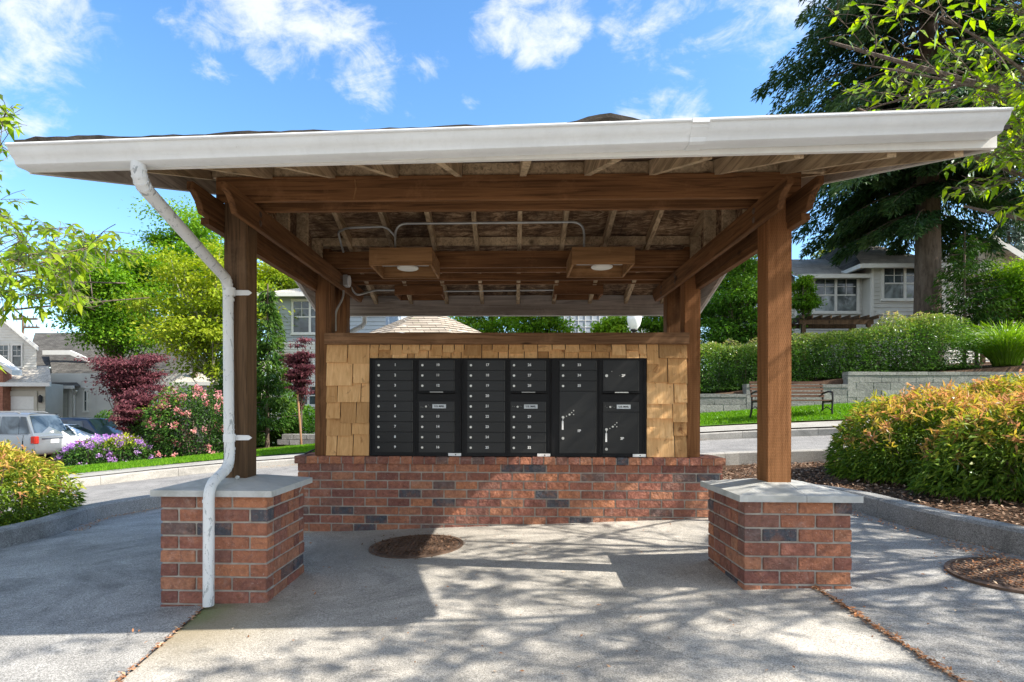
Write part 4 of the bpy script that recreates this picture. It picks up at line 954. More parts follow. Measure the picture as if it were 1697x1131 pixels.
# front gutter (runs slightly downhill to the left)
ga = P(12, 240.5, -.985); gb = P(1676, 182, -.985)
prof = [(0, .004), (-.060, 0), (-.074, .006), (-.080, .022), (-.094, .032), (-.108, .046), (-.114, .060), (-.119, .070)]; GH = .070
hs_ = (.80, .92)
def gut(t0, t1, gr=0., name='gutter'):
    rings = []
    for t_ in (t0, t1):
        x = ga.x + (gb.x - ga.x) * t_; ztop = ga.z + (gb.z - ga.z) * t_; h = .092 if t_ < .5 else .092
        out = [(-.870 + a * 1.0 - (gr if a < -.01 else 0), ztop - GH + b - (gr if b < .03 else 0)) for a, b in prof]; inn = [(a + .0018, b + .0018) for a, b in reversed(out)]
        rings.append([(x, a, b) for a, b in out + inn])
    n = len(rings[0]); mb = MB(); mb.add(rings[0] + rings[1], [(i, (i + 1) % n, (i + 1) % n + n, i + n) for i in range(n)] + [tuple(reversed(range(n))), tuple(range(n, 2 * n))]); return mb
g = gut(0, 1); lip0 = (ga.x, -.870 - .121, ga.z); lip1 = (gb.x, -.870 - .121, gb.z); g.tube([lip0, lip1], .0065, 8)
def endcap(mb, t_):
    x = ga.x + (gb.x - ga.x) * t_; ztop = ga.z + (gb.z - ga.z) * t_; pts = [(-.870 + a, ztop - GH + b) for a, b in prof] + [(-.870, ztop - .004)]; mb.prism(pts, 'x', x - .0015, x + .0015)
endcap(g, 0); endcap(g, 1)
gutter = g.build('gutter', M['white'], sh, smooth=True)
tj = .7015; j = gut(tj - .008, tj + .008, .0035); x = ga.x + (gb.x - ga.x) * tj; zt_ = ga.z + (gb.z - ga.z) * tj
j.box((x - .034, -.998, zt_ - .012), (x + .034, -.87, zt_ + .006)); j.build('joint_sleeve', M['white'], gutter)
# downspout
def rounded(pts, r=.05, n=5):
    pts = [Vector(p) for p in pts]; out = [pts[0]]
    for i in range(1, len(pts) - 1):
        a = pts[i] + (pts[i - 1] - pts[i]).normalized() * r; b = pts[i] + (pts[i + 1] - pts[i]).normalized() * r
        for k in range(n + 1): t_ = k / n; out.append((a.lerp(pts[i], t_)).lerp(pts[i].lerp(b, t_), t_))
    out.append(pts[-1]); return out
ys = -.915; yp = YF - .036
q = [P(229, 262, ys), P(229, 300, ys), P(378, 466, yp), P(380.5, 700, yp), P(381, 772, yp), P(346, 806, -.085), P(345.5, 1004, -.085)]
for i in (3,): q[i].x = (q[2].x + q[4].x) / 2
q[5].x = q[6].x
ds = MB(); ds.tube(rounded(q, .075), .0305, 16)
ds = ds.build('downspout', M['pipe'], sh, smooth=True)
for vv in (484, 726):
    c = P(380, vv, yp); e = P(417, vv + 1, YF)
    mb = MB(); mb.tube([(c.x, c.y, c.z - .024), (c.x, c.y, c.z + .024)], .0345, 16); mb.prism([(c.x - .02, c.z - .017), (e.x - .015, c.z - .015), (e.x + .005, c.z), (e.x - .015, c.z + .015), (c.x - .02, c.z + .017)], 'y', YF - .010, YF - .002); mb.build('strap', M['white'], ds)
c = P(q[4].x, 0, 0); 
for a_ in (q[1], q[2], q[4], q[5]):
    pass
qq = rounded(q, .075)
for idx in (2, 3, 4, 5, 8, 9, 10, 11, 16, 17, 18, 19, 22, 23, 24, 25):
    if idx < len(qq) - 1:
        d_ = (qq[idx + 1] - qq[idx - 1]).normalized() * .0035; mb = MB(); mb.tube([qq[idx] - d_, qq[idx] + d_], .0325, 16); mb.build('elbow_crimp', M['pipe'], ds)
for vv, xx, yy in ((832, 345.5, -.085), (745, 381, yp), (498, 379, yp)):
    c = P(xx, vv, yy); mb = MB(); mb.tube([(c.x, c.y, c.z - .003), (c.x, c.y, c.z + .012)], .0325, 16); mb.build('pipe_joint', M['pipe'], ds)
# gable infill panels with studs
for (xi, xo), s in zip(XI, (-1, 1)):
    xpan = xo - s * .019; ya, yb_ = YF + .16, YR + .12
    pts = [(ya, ZB0 + .0), (yb_, ZB0 + .0), (yb_, zu(yb_) + .01), (YRG, zu(YRG) + .01), (ya, zu(ya) + .01)]
    mb = MB(); mb.prism(pts, 'x', xpan - .006, xpan + .006); mb.build('gable_panel', M['osb'], sh)
    for y in (.62, 1.02, 1.43, 1.80):
        mb = MB(); xa, xb = sorted((xpan - s * .008, xpan - s * .096)); mb.box((xa, y, ZB0 + .001), (xb, y + .038, zu(y + .02) - .002)); mb.build('stud', M['rafter'], sh)
# ------------------------------------------------------------------ hanging light boxes and conduits
def light_box(u0, u1, v0, v1, yf, dep, mat, label, lu, lv):
    a, b = P(u0, v0, yf), P(u1, v1, yf); t = empty('ceiling_light', ((a.x + b.x) / 2, yf + dep / 2, b.z), label, 'ceiling light', 'square timber light boxes under the shelter roof')
    x0, x1, z0, z1, y0, y1, w = a.x, b.x, b.z, a.z, yf, yf + dep, .019; mb = MB(); lz = .016 if yf < 2 else .055
    mb.box((x0, y0, z0), (x1, y0 + w, z1)); mb.box((x0, y1 - w, z0), (x1, y1, z1)); mb.box((x0, y0 + w + .001, z0 + .001), (x0 + w, y1 - w - .001, z1 - .001)); mb.box((x1 - w, y0 + w + .001, z0 + .001), (x1, y1 - w - .001, z1 - .001))
    hsn = mb.build('housing', mat, t, bevel=.002)
    mb = MB(); mb.box((x0 + w + .001, y0 + w + .001, z1 - .012), (x1 - w - .001, y1 - w - .001, z1 - .004)); mb.build('top_panel', M['tan_dark'], t)
    cx_, cy_ = (x0 + x1) / 2 + .02, (y0 + y1) / 2 - .03
    mb = MB(); mb.lathe((cx_, cy_, z0 + lz), [(.05, 0), (.082, .003), (.09, .010), (.09, .018)], 28); mb.lathe((cx_, cy_, z0 + lz + .019), [(.055, 0), (.055, z1 - z0 - lz - .035)], 16); mb.build('lamp', M['lampdisc'], t, smooth=True)
    mb = MB(); mb.tube([(x0 + .06, cy_, z0 + .05), (x1 - .06, cy_, z0 + .05)], .006, 6)
    for xx in (x0 + .09, x1 - .09): mb.tube([(xx, cy_, z0 + .05), (xx, cy_, z1 - .02)], .005, 6)
    mb.build('bracket', M['galv'], t); return t
f1 = YMd - .038 - .50
light_box(611.8, 716.3, 410.5, 439.5, f1, .50, M['tan_x'], 'light brown timber light box near the middle beams, left of centre', 684, 444)
light_box(948, 1052.5, 409.5, 437.5, f1, .50, M['tan_x'], 'light brown timber light box near the middle beams, right of centre', 998, 441)
f2 = YR + .185
light_box(653.7, 733, 473, 488.5, f2, .32, M['tan_mid'], 'dark brown timber light box by the rear rafters, left of centre', 690, 487)
light_box(919, 1000, 470, 487.5, f2, .32, M['tan_mid'], 'dark brown timber light box by the rear rafters, right of centre', 960, 487)
def conduit(pts, label, r=.0095, rr=.05, name='conduit', straps=()):
    mb = MB(); mb.tube(rounded(pts, rr), r, 8); o = mb.build(name, M['galv'], None, smooth=True); tag(o, label, 'conduit', 'thin grey electrical conduits under the shelter roof')
    return o
yc = 1.48
conduit([P(655, 412, f1 + .1), P(655, 371, yc), P(968, 368, yc), P(968, 411, f1 + .1)], 'long grey conduit arching over from the left light box to the right light box', rr=.10)
conduit([P(569, 418, 1.86), P(560, 385, 1.6), P(575, 378, yc), P(640, 376, yc), P(655, 392, yc + .01)], 'short bent grey conduit leaving the left end of the middle beam', rr=.045)
conduit([P(574, 463, YR - .1), P(588, 487, YR - .02), P(594, 489, YR + .0), P(622, 481, YR + .2), P(655, 481, YR + .24)], 'grey conduit from the round junction box to the rear left light box', r=.010, rr=.03)
conduit([P(735, 483, YR + .30), P(919, 481, YR + .30)], 'straight grey conduit between the two dark rear light boxes', r=.008, rr=.02)
conduit([P(569, 477, YMd + .2), P(569.5, 492, YMd + .2), P(556, 518, YMd + .165), P(556, 549, YMd + .165)], 'grey conduit dropping from the round junction box behind the left middle post', r=.010, rr=.05)
c = P(563, 466, YMd + .16); xi = XI[0][0]
jb = empty('junction_box', (xi + .03, YMd + .16, c.z), 'white round-lidded junction box screwed to the left side beam', 'junction box')
mb = MB(); mb.box((xi + .001, YMd + .12, c.z - .05), (xi + .045, YMd + .22, c.z + .05)); mb.build('box', M['galv'], jb, bevel=.004)
mb = MB(); mb.disc((xi + .046, YMd + .17, c.z), (1, 0, 0), .052, .008, 22); mb.build('lid', M['white'], jb)
# bolt heads / hanger blocks on posts
for x, y in ((dL - .085, YMd - .03), (dR + .0, YMd)):
    pass
# black cable on the ledge left of the wall
cb = MB(); cb.tube(rounded([P(500, 757, YMd + .12), P(506, 752, YMd + .12), P(524, 744, YMd + .1), P(535, 744, YMd + .2)], .05), .008, 8); tag(cb.build('cable', M['iron'], None, smooth=True), 'black cable curving off the ledge beside the left middle post', 'cable')
st = MB(); p = P(390, 786, -.0); pz_ = PEDS[0][3] - .02; bm_ = bmesh.new(); bmesh.ops.create_icosphere(bm_, subdivisions=2, radius=.014)
for q_ in bm_.verts: q_.co *= 1 + random.uniform(-.12, .12)
bmesh.ops.translate(bm_, verts=bm_.verts, vec=Vector((P(394, 786, YF - .03).x, YF - .035, pz_ + .024))); me = bpy.data.meshes.new('stone'); bm_.to_mesh(me); bm_.free(); me.materials.append(M['cap']); tag(link('stone', me), 'small grey stone on the left cap at the foot of the post', 'stone')
#@@BACK
# ------------------------------------------------------------------ retaining wall, bench, lamp post, gazebo
def block_wall(name, segs, y, label):
    t = empty(name, (9, y, G(9, y - .2)), label, 'retaining wall'); mb = MB(); cp = MB(); random.seed(31); bh = .2
    for x0, x1, ztop in segs:
        zb = T(x0, y) + .1; z = ztop - .095; r = 0
        cp_x = x0
        while cp_x < x1 - .05:
            w = min(x1 - cp_x, .42); cp.box((cp_x + .003, y - .015, ztop - .09), (cp_x + w - .003, y + .29, ztop + random.uniform(-.004, .004)), jit=.002); cp_x += w
        while z > zb:
            x = x0 - (.22 if r % 2 else 0)
            while x < x1 - .02:
                a, b = max(x, x0), min(x + .45, x1)
                if b - a > .03: mb.box((a + .003, y + random.uniform(-.006, .006) - r * .004, z - bh + .005), (b - .003, y + .28, z), jit=.005)
                x += .45
            z -= bh; r += 1
    mb.build('blocks', M['block'], t); cp.build('cap_blocks', M['block'], t)
YWL = 12.75
def zw(u, v): return P(u, v, YWL).z
xs_ = [P(uu, 650, YWL).x for uu in (1237, 1405)]
block_wall('retaining_wall', [(1.5, xs_[0], zw(1163, 653)), (xs_[0], xs_[1], zw(1240, 637)), (xs_[1], 21, zw(1500, 616.5))], YWL, 'stepped grey split-face block retaining wall below the hedge')
def bench():
    Y = 11.0; l, r = P(1250, 690, Y), P(1372, 687, Y); t = empty('park_bench', ((l.x + r.x) / 2, Y, l.z), 'slatted brown park bench with black iron ends on the grass before the block wall', 'bench')
    g0 = G((l.x + r.x) / 2, Y); x0, x1 = l.x + .02, r.x - .02; zs = g0 + .43
    for x in (x0, x1):
        mb = MB(); mb.tube([(x, Y - .24, g0), (x, Y - .22, g0 + .22), (x, Y - .25, g0 + .42), (x, Y - .24, g0 + .62)], .022, 6); mb.tube([(x, Y + .30, g0), (x, Y + .20, g0 + .22), (x, Y + .18, g0 + .42), (x, Y + .30, g0 + .85)], .024, 6)
        mb.tube([(x, Y - .24, g0 + .62), (x, Y - .05, g0 + .64), (x, Y + .22, g0 + .60)], .024, 6); mb.tube([(x, Y - .24, g0 + .40), (x, Y + .19, g0 + .39)], .02, 6); mb.tube([(x, Y - .23, g0 + .18), (x, Y, g0 + .28), (x, Y + .22, g0 + .2)], .012, 6); mb.build('bench_end', M['iron'], t, smooth=True)
    mb = MB()
    for k in range(5): mb.box((x0 - .03, Y - .25 + k * .09, zs - .012), (x1 + .03, Y - .175 + k * .09, zs + .014))
    mb.build('seat', M['slat'], t)
    mb = MB()
    for k in range(5):
        y = Y + .175 + k * .024; z = zs + .08 + k * .083; mb.box((x0 - .03, y, z), (x1 + .03, y + .02, z + .058))
    mb.build('backrest', M['slat'], t); return t
bench()
def lamp_post():
    Y = 13.6; c = P(1051, 540, Y); g0 = G(c.x, Y); t = empty('street_lamp', (c.x, Y, g0), 'street lamp with a white acorn globe showing above the shingled wall', 'street lamp'); zg = P(1051, 546, Y).z
    mb = MB(); mb.lathe((c.x, Y, g0), [(.16, 0), (.15, .25), (.09, .32), (.06, .6), (.045, zg - g0 - .3), (.07, zg - g0 - .12), (.05, zg - g0 - .08), (.11, zg - g0 - .03), (.10, zg - g0)], 16); mb.build('pole', M['iron'], t, smooth=True)
    mb = MB(); mb.lathe((c.x, Y, zg), [(.09, 0), (.16, .10), (.20, .24), (.205, .34), (.17, .45), (.08, .52)], 22); mb.build('globe', M['globe'], t, smooth=True)
    mb = MB(); mb.lathe((c.x, Y, zg + .52), [(.09, 0), (.06, .05), (.015, .09), (.01, .16)], 12); mb.build('finial', M['iron'], t)
lamp_post()
def gazebo():
    Y = 11.2; c = P(710, 500, Y); e = P(710, 566, Y).z; apex = P(706, 511, Y).z; g0 = G(c.x, Y); r = 1.75
    t = empty('gazebo', (c.x, Y, g0), 'small open pavilion with a pale tan shingled pyramid roof behind the mailboxes', 'gazebo')
    for sx in (-1, 1):
        for sy in (-1, 1):
            mb = MB(); x, y = c.x + sx * 1.25, Y + sy * 1.25; mb.box((x - .07, y - .07, g0 - .2), (x + .07, y + .07, e + .02)); mb.build('post', M['stain_z'], t)
    mb = MB(); n = 8; ring = [(c.x + r * math.cos(math.pi / 8 + k * math.pi / 4), Y + r * math.sin(math.pi / 8 + k * math.pi / 4), e) for k in range(n)]
    steps = 11; vs = []; fs = []
    for s_ in range(steps):
        f0, f1 = s_ / steps, (s_ + 1) / steps
        for q in ring: vs.append((c.x + (q[0] - c.x) * (1 - f0), Y + (q[1] - Y) * (1 - f0), e + (apex - e) * f0 + .012))
        for q in ring: vs.append((c.x + (q[0] - c.x) * (1 - f1 + .004), Y + (q[1] - Y) * (1 - f1 + .004), e + (apex - e) * f1))
        b = s_ * 2 * n; fs += [(b + k, b + (k + 1) % n, b + n + (k + 1) % n, b + n + k) for k in range(n)]
    mb.add(vs, fs); mb.add([(q[0], q[1], e - .02) for q in ring] + ring, [tuple(range(n))] + [(k, (k + 1) % n, n + (k + 1) % n, n + k) for k in range(n)]); mb.build('roof', M['shingle_t'], t)
gazebo()
# ------------------------------------------------------------------ houses
def lap(mb, x0, x1, z0, z1, y, ex=.15, d=.032, nrm=-1):
    """lap siding on a facade facing -Y"""
    z = z0; vs = []; fs = []
    while z < z1 - .001:
        t_ = min(z + ex, z1); n = len(vs); vs += [(x0, y + nrm * d, z), (x1, y + nrm * d, z), (x1, y, t_), (x0, y, t_), (x0, y, z), (x1, y, z)]; fs += [(n, n + 1, n + 2, n + 3), (n + 4, n + 5, n + 1, n)]; z = t_
    mb.add(vs, fs)
def lap_poly(mb, pts, y, ex=.15, d=.032):
    """lap siding inside a convex polygon of (x, z)"""
    zs = [p[1] for p in pts]; z = min(zs); top = max(zs)
    def span(zz):
        xs = []
        for (a, b), (c, e) in zip(pts, pts[1:] + pts[:1]):
            if (b - zz) * (e - zz) <= 0 and abs(b - e) > 1e-6: xs.append(a + (c - a) * (zz - b) / (e - b))
            elif abs(b - e) < 1e-6 and abs(b - zz) < 1e-6: xs += [a, c]
        return (min(xs), max(xs)) if xs else None
    while z < top - .002:
        t_ = min(z + ex, top); a = span(z + .0005); b = span(t_ - .0005)
        if a and b: mb.add([(a[0], y - d, z), (a[1], y - d, z), (b[1], y, t_), (b[0], y, t_), (a[0], y, z), (a[1], y, z)], [(0, 1, 2, 3), (4, 5, 1, 0)])
        z = t_
def window(t, a, b, cols=2, y=None, grid=True, glass='glass', split=.5, fr=.09, lower='blind', name='window'):
    """double hung sashes between the points a (top left) and b (bottom right)"""
    x0, x1, z0, z1 = a.x, b.x, b.z, a.z; y = a.y if y is None else y
    mb = MB(); f = fr; yo = y - .09
    mb.box((x0, yo, z0), (x0 + f, y + .02, z1)); mb.box((x1 - f, yo, z0), (x1, y + .02, z1)); mb.box((x0 - .02, yo - .012, z1 + .001), (x1 + .02, y + .02, z1 + f * .8)); mb.box((x0 - .03, yo - .02, z0 - f * .8), (x1 + .03, y + .02, z0 - .001))
    mb.box((x0 + f + .001, yo + .004, z1 - .04), (x1 - f - .001, y + .02, z1 - .001)); mb.box((x0 + f + .001, yo + .004, z0 + .001), (x1 - f - .001, y + .02, z0 + .04))
    w = (x1 - x0 - 2 * f) / cols; zm = z0 + (z1 - z0) * split
    for c in range(cols):
        a0 = x0 + f + c * w
        if c: mb.box((a0 - .045, yo + .002, z0 + .041), (a0 + .045, y + .02, z1 - .041))
        mb.box((a0 + .046, yo + .012, zm - .025), (a0 + w - .046, y + .02, zm + .025))
        if grid:
            mb.box((a0 + w / 2 - .01, yo + .022, zm + .026), (a0 + w / 2 + .01, y, z1 - .041)); mb.box((a0 + .047, yo + .024, (zm + z1) / 2 - .01), (a0 + w - .047, y - .002, (zm + z1) / 2 + .01))
    o = mb.build(name, M['trim'], t)
    mb = MB(); mb.box((x0 + f * .5, y - .046, zm), (x1 - f * .5, y + .01, z1 - .01)); mb.build('pane', M[glass], o)
    mb = MB(); mb.box((x0 + f * .5, y - .045, z0 + .01), (x1 - f * .5, y + .009, zm - .001)); mb.build('pane', M[lower], o); return o
def gable_roof(t, x0, x1, y0, y1, ze, zr, ov=.35, axis='x', mat='shingle', th=.14, trim=True, rx=None):
    """axis = ridge direction"""
    mb = MB(); tr = MB()
    if axis == 'x':
        ym = (y0 + y1) / 2
        k = (zr - ze) / (ym - y0); zo = ze - ov * k
        mb.prism([(y0 - ov, zo), (ym, zr), (y1 + ov, zo), (y1 + ov, zo + th), (ym, zr + th), (y0 - ov, zo + th)], 'x', x0 - ov, x1 + ov)
        tr.box((x0 - ov, y0 - ov - .03, zo - .06), (x1 + ov, y0 - ov - .002, zo + th - .02)); tr.box((x0 - ov - .02, y0 - ov - .12, zo + .03), (x1 + ov + .02, y0 - ov - .032, zo + th - .03))
    else:
        xm = (x0 + x1) / 2 if rx is None else rx
        k = (zr - ze) / (xm - x0); zo = ze - ov * k
        mb.prism([(x0 - ov, zo), (xm, zr), (x1 + ov, zo), (x1 + ov, zo + th), (xm, zr + th), (x0 - ov, zo + th)], 'y', y0 - ov, y1)
        tr.prism([(x0 - ov - .02, zo - .10), (xm, zr - .10), (xm, zr + th + .02), (x0 - ov - .02, zo + th + .02)], 'y', y0 - ov - .035, y0 - ov - .002)
        tr.prism([(xm + .001, zr - .10), (x1 + ov + .02, zo - .10), (x1 + ov + .02, zo + th + .02), (xm + .001, zr + th + .02)], 'y', y0 - ov - .035, y0 - ov - .002)
    mb.build('roof', M[mat], t)
    if trim: tr.build('roof_trim', M['trim'], t)
def slab_roof(t, pts, th=.12, mat='shingle', name='roof'):
    """a roof plane with thickness, from 3D corner points"""
    n = len(pts); mb = MB(); mb.add([tuple(p) for p in pts] + [(p[0], p[1], p[2] - th) for p in pts], [tuple(range(n)), tuple(reversed(range(n, 2 * n)))] + [(i, i + n, (i + 1) % n + n, (i + 1) % n) for i in range(n)]); return mb.build(name, M[mat], t)
# --- grey hillside house
Y1 = 19.5; Y2 = 18.9
def X_(u, y): return P(u, 500, y).x
def Z_(v, u=1450, y=Y1): return P(u, v, y).z
h1 = empty('house', (X_(1430, Y1), Y1 + 3, G(13, Y1)), 'grey lap-sided house with white framed windows on the hill behind the hedge', 'house')
mb = MB(); xa, xb = X_(1330, Y1), X_(1428, Y1); zb = 1.5
lap(mb, xa, xb, zb, Z_(461), Y1); mb.box((xa, Y1, zb), (xb, Y1 + 5.5, Z_(461))); lap(mb, xb, X_(1540, Y2), zb, Z_(441, 1480, Y2), Y2); mb.box((xb, Y2, zb), (X_(1560, Y2), Y2 + 6, Z_(441, 1480, Y2))); mb.build('wall', M['sid_grey'], h1)
mb = MB(); x0 = X_(1255, Y1 + .6); lap(mb, x0, xa - .01, zb, Z_(452, 1320), Y1 + .6, .13); mb.box((x0, Y1 + .6, zb), (xa - .01, Y1 + 6, Z_(452, 1320))); mb.build('wall', M['sid_white'], h1)
mb = MB(); mb.box((xa - .06, Y1 - .03, zb), (xa + .05, Y1 + .5, Z_(461))); mb.box((xb - .02, Y2 - .035, zb), (xb + .07, Y2 + .06, Z_(441, 1480, Y2))); mb.build('corner_board', M['trim'], h1)
ze = Z_(460); zr = Z_(416) + .5
slab_roof(h1, [(xa - .25, Y1 - .45, ze), (X_(1458, Y1), Y1 - .45, ze), (X_(1458, Y1), Y1 + 3.2, zr), (xa - .6, Y1 + 3.2, zr)])
mb = MB(); mb.box((xa - .27, Y1 - .57, ze - .14), (X_(1458, Y1), Y1 - .47, ze + .01)); mb.build('gutter', M['trim'], h1)
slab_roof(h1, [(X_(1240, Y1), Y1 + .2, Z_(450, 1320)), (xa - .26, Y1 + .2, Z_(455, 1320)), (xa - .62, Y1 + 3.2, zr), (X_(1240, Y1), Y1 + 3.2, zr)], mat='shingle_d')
z2 = Z_(443, 1480, Y2); zp = Z_(402, 1480, Y2) + .7; xm = X_(1478, Y2); xl, xr_ = X_(1418, Y2), X_(1566, Y2)
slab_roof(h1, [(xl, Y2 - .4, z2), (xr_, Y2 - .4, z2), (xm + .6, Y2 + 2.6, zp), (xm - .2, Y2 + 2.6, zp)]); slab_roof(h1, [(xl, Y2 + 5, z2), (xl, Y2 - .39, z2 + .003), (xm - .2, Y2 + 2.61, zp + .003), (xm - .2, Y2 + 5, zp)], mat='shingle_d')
mb = MB(); mb.box((xl - .02, Y2 - .52, z2 - .14), (xr_, Y2 - .42, z2 + .01)); mb.box((xl - .13, Y2 - .5, z2 - .14), (xl - .03, Y2 + 2, z2 + .01)); mb.build('gutter', M['trim'], h1)
window(h1, P(1345, 462, Y1 - .001), P(1422, 518, Y1 - .001)); window(h1, P(1459, 444, Y2), P(1536, 497, Y2)); window(h1, P(1168, 495, Y1 + .6), P(1205, 512, Y1 + .6), 1, lower='glass')
mb = MB(); mb.tube(rounded([P(1449, 458, Y1 - .5), P(1446, 466, Y1 - .4), P(1440, 473, Y1 - .06), P(1440, 600, Y1 - .06)], .1), .045, 8); mb.build('downspout', M['trim'], h1)
mb = MB(); a = P(1455, 520, Y2); mb.box((a.x - .1, Y2 - .1, a.z - .05), (a.x + .15, Y2 - .02, a.z + .06)); a = P(1490, 522, Y2); mb.box((a.x - .08, Y2 - .1, a.z - .05), (a.x + .1, Y2 - .02, a.z + .05)); mb.build('vent_hood', M['trim'], h1)
# --- far right gable house
Y3 = 21.5; h2 = empty('house', (X_(1640, Y3), Y3 + 3, G(18, Y3)), 'pale sided house with a white trimmed gable behind the two thin evergreens', 'house')
xl, xr_, xm = X_(1572, Y3), X_(1704, Y3), X_(1632, Y3); ze3 = Z_(440, 1650, Y3); zr3 = Z_(402, 1632, Y3)
mb = MB(); lap_poly(mb, [(xl, 1.6), (xr_ + 2, 1.6), (xr_ + 2, ze3 - .3), (xm, zr3 - .1), (xl, ze3 - .4)], Y3); mb.prism([(xl, 1.6), (xr_ + 2, 1.6), (xr_ + 2, ze3 - .3), (xm, zr3 - .12), (xl, ze3 - .4)], 'y', Y3 + .001, Y3 + 7); mb.build('wall', M['sid_white'], h2)
gable_roof(h2, xl, 2 * xm - xl, Y3, Y3 + 7, ze3, zr3, .45, 'y', 'shingle')
window(h2, P(1650, 470, Y3), P(1690, 505, Y3), 1, lower='glass')
# --- pergola by the hedge
def pergola(u0, u1, vt, y, label):
    a, b = P(u0, vt, y), P(u1, vt, y); t = empty('pergola', ((a.x + b.x) / 2, y, G((a.x + b.x) / 2, y)), label, 'pergola')
    for yy in (y - .5, y + .5):
        mb = MB(); mb.box((a.x, yy - .04, a.z - .16), (b.x, yy + .04, a.z)); mb.build('beam', M['old_z'], t)
    n = int((b.x - a.x) / .28)
    for i in range(n + 1):
        mb = MB(); x = a.x + (b.x - a.x) * i / n; mb.box((x - .02, y - .8, a.z + .002), (x + .02, y + .8, a.z + .11)); mb.build('slat', M['old_z'], t)
    for x in (a.x + .15, b.x - .15):
        for yy in (y - .5, y + .5):
            mb = MB(); mb.box((x - .06, yy - .06, G(x, yy) - .2), (x + .06, yy + .06, a.z - .161)); mb.build('post', M['old_z'], t)
pergola(1312, 1432, 534, 17.3, 'dark timber pergola between the hedge and the grey house')
pergola(1640, 1760, 515, 18.5, 'dark timber pergola at the right edge beneath the maple')
# --- blue-grey house on the left
Yb = 21.8; h3 = empty('house', (X_(520, Yb), Yb + 3, G(-9, Yb)), 'two storey blue-grey house with hipped roof behind the left middle post', 'house')
xa, xb = X_(455, Yb), X_(640, Yb); ze = P(480, 490, Yb).z; g0 = -.8
mb = MB(); lap(mb, xa, xb, P(480, 566, Yb).z, ze, Yb, .17); mb.box((xa, Yb, g0), (xb, Yb + 7, ze)); mb.build('wall', M['sid_blue'], h3)
mb = MB(); lap(mb, xa, xb, g0, P(480, 567, Yb).z, Yb - .03, .11); mb.build('lower_siding', M['sid_white'], h3)
e0, e1 = X_(428, Yb), xb + .6; zp = ze + 1.25
slab_roof(h3, [(e0, Yb - .5, ze), (e1, Yb - .5, ze), (e1 - 3.2, Yb + 3.2, zp), (e0 + 3.2, Yb + 3.2, zp)]); slab_roof(h3, [(e0, Yb + 7, ze), (e0, Yb - .49, ze + .002), (e0 + 3.2, Yb + 3.21, zp + .002)])
mb = MB(); mb.box((e0 - .02, Yb - .63, ze - .15), (e1, Yb - .51, ze + .01)); mb.box((xa - .07, Yb - .06, g0), (xa + .06, Yb + .1, ze - .16)); mb.build('gutter', M['trim'], h3)
window(h3, P(484, 499, Yb), P(545, 553, Yb), 2, lower='glass'); window(h3, P(484, 640, Yb - .03), P(540, 672, Yb - .03), 2, lower='glass')
# --- centre distant building
Yc = 30; h4 = empty('building', (X_(1000, Yc), Yc + 3, G(5, Yc)), 'pale grid-panelled building glimpsed left of the lamp globe', 'building')
a, b = P(935, 518, Yc), P(1075, 600, Yc); mb = MB(); mb.box((a.x, Yc, -1), (b.x, Yc + 5, a.z + .8)); mb.build('wall', M['sid_blue'], h4)
mb = MB()
for i in range(13): x = a.x + (b.x - a.x) * i / 12; mb.box((x - .015, Yc - .03, 1), (x + .015, Yc - .001, a.z + .7))
for i in range(14): z = 2 + i * .38; mb.box((a.x, Yc - .025, z - .012), (b.x, Yc - .002, z + .012)) if z < a.z + .7 else None
mb.build('panel_grid', M['trim'], h4)
# --- left houses
Yl = 31; gl = -1.2
def Q(u, v, y=Yl): return P(u, v, y)
h5 = empty('house', (X_(30, Yl), Yl + 3, gl), 'white gabled house with double windows over a white garage door behind the parked silver car', 'house')
pk = Q(-62, 466); ev = Q(70, 572); wl = X_(-190, Yl); wr = X_(61, Yl)
lo = Q(30, 613).z
mb = MB(); lap_poly(mb, [(wl, lo), (wr, lo), (wr, ev.z - .1), (pk.x, pk.z - .2), (wl, ev.z - .1)], Yl, .16); mb.prism([(wl, lo), (wr, lo), (wr, ev.z - .1), (pk.x, pk.z - .22), (wl, ev.z - .1)], 'y', Yl + .001, Yl + 8); mb.build('wall', M['sid_white'], h5)
gable_roof(h5, 2 * pk.x - wr, wr, Yl, Yl + 8, ev.z + .1, pk.z, .5, 'y', 'shingle_d')
window(h5, Q(20, 572), Q(39, 609), 1, lower='glass'); window(h5, Q(-3, 572), Q(17.5, 609), 1, lower='glass')
Yg = Yl - 1.3; zg = Q(40, 635, Yg).z
mb = MB(); lap(mb, X_(10, Yg), X_(76, Yg), gl, zg, Yg, .2); mb.box((X_(-150, Yg), Yg + .001, gl), (X_(76, Yg), Yl + 1, zg)); mb.build('garage_wall', M['sid_beige'], h5)
mb = MB(); x0, x1, z1 = X_(10.5, Yg), X_(58, Yg), Q(40, 657, Yg).z
for k in range(4): mb.box((x0, Yg - .06, gl + (z1 - gl) * k / 4 + .01), (x1, Yg - .03, gl + (z1 - gl) * (k + 1) / 4 - .01))
mb.build('garage_door', M['cardoor'], h5)
mb = MB(); mb.box((x0 - .2, Yg - .09, z1 + .01), (x1 + .2, Yg - .02, z1 + .3)); mb.box((x1 + .01, Yg - .085, gl), (x1 + .2, Yg - .02, z1)); mb.build('door_trim', M['sid_beige'], h5)
slab_roof(h5, [(X_(-150, Yg), Yg - .5, zg), (X_(97, Yg), Yg - .5, zg), (X_(78, Yl), Yl + .3, lo + .25), (X_(-150, Yl), Yl + .3, lo + .25)], mat='shingle')
mb = MB(); mb.box((X_(-150, Yg), Yg - .64, zg - .22), (X_(97, Yg), Yg - .51, zg)); mb.build('gutter', M['trim'], h5)
mb = MB(); mb.box((X_(-60, Yg), Yg - .6, gl), (X_(5, Yg - .6), Yg - .001, Q(0, 612, Yg).z)); mb.build('brick_pier', M['farbrick'], h5)
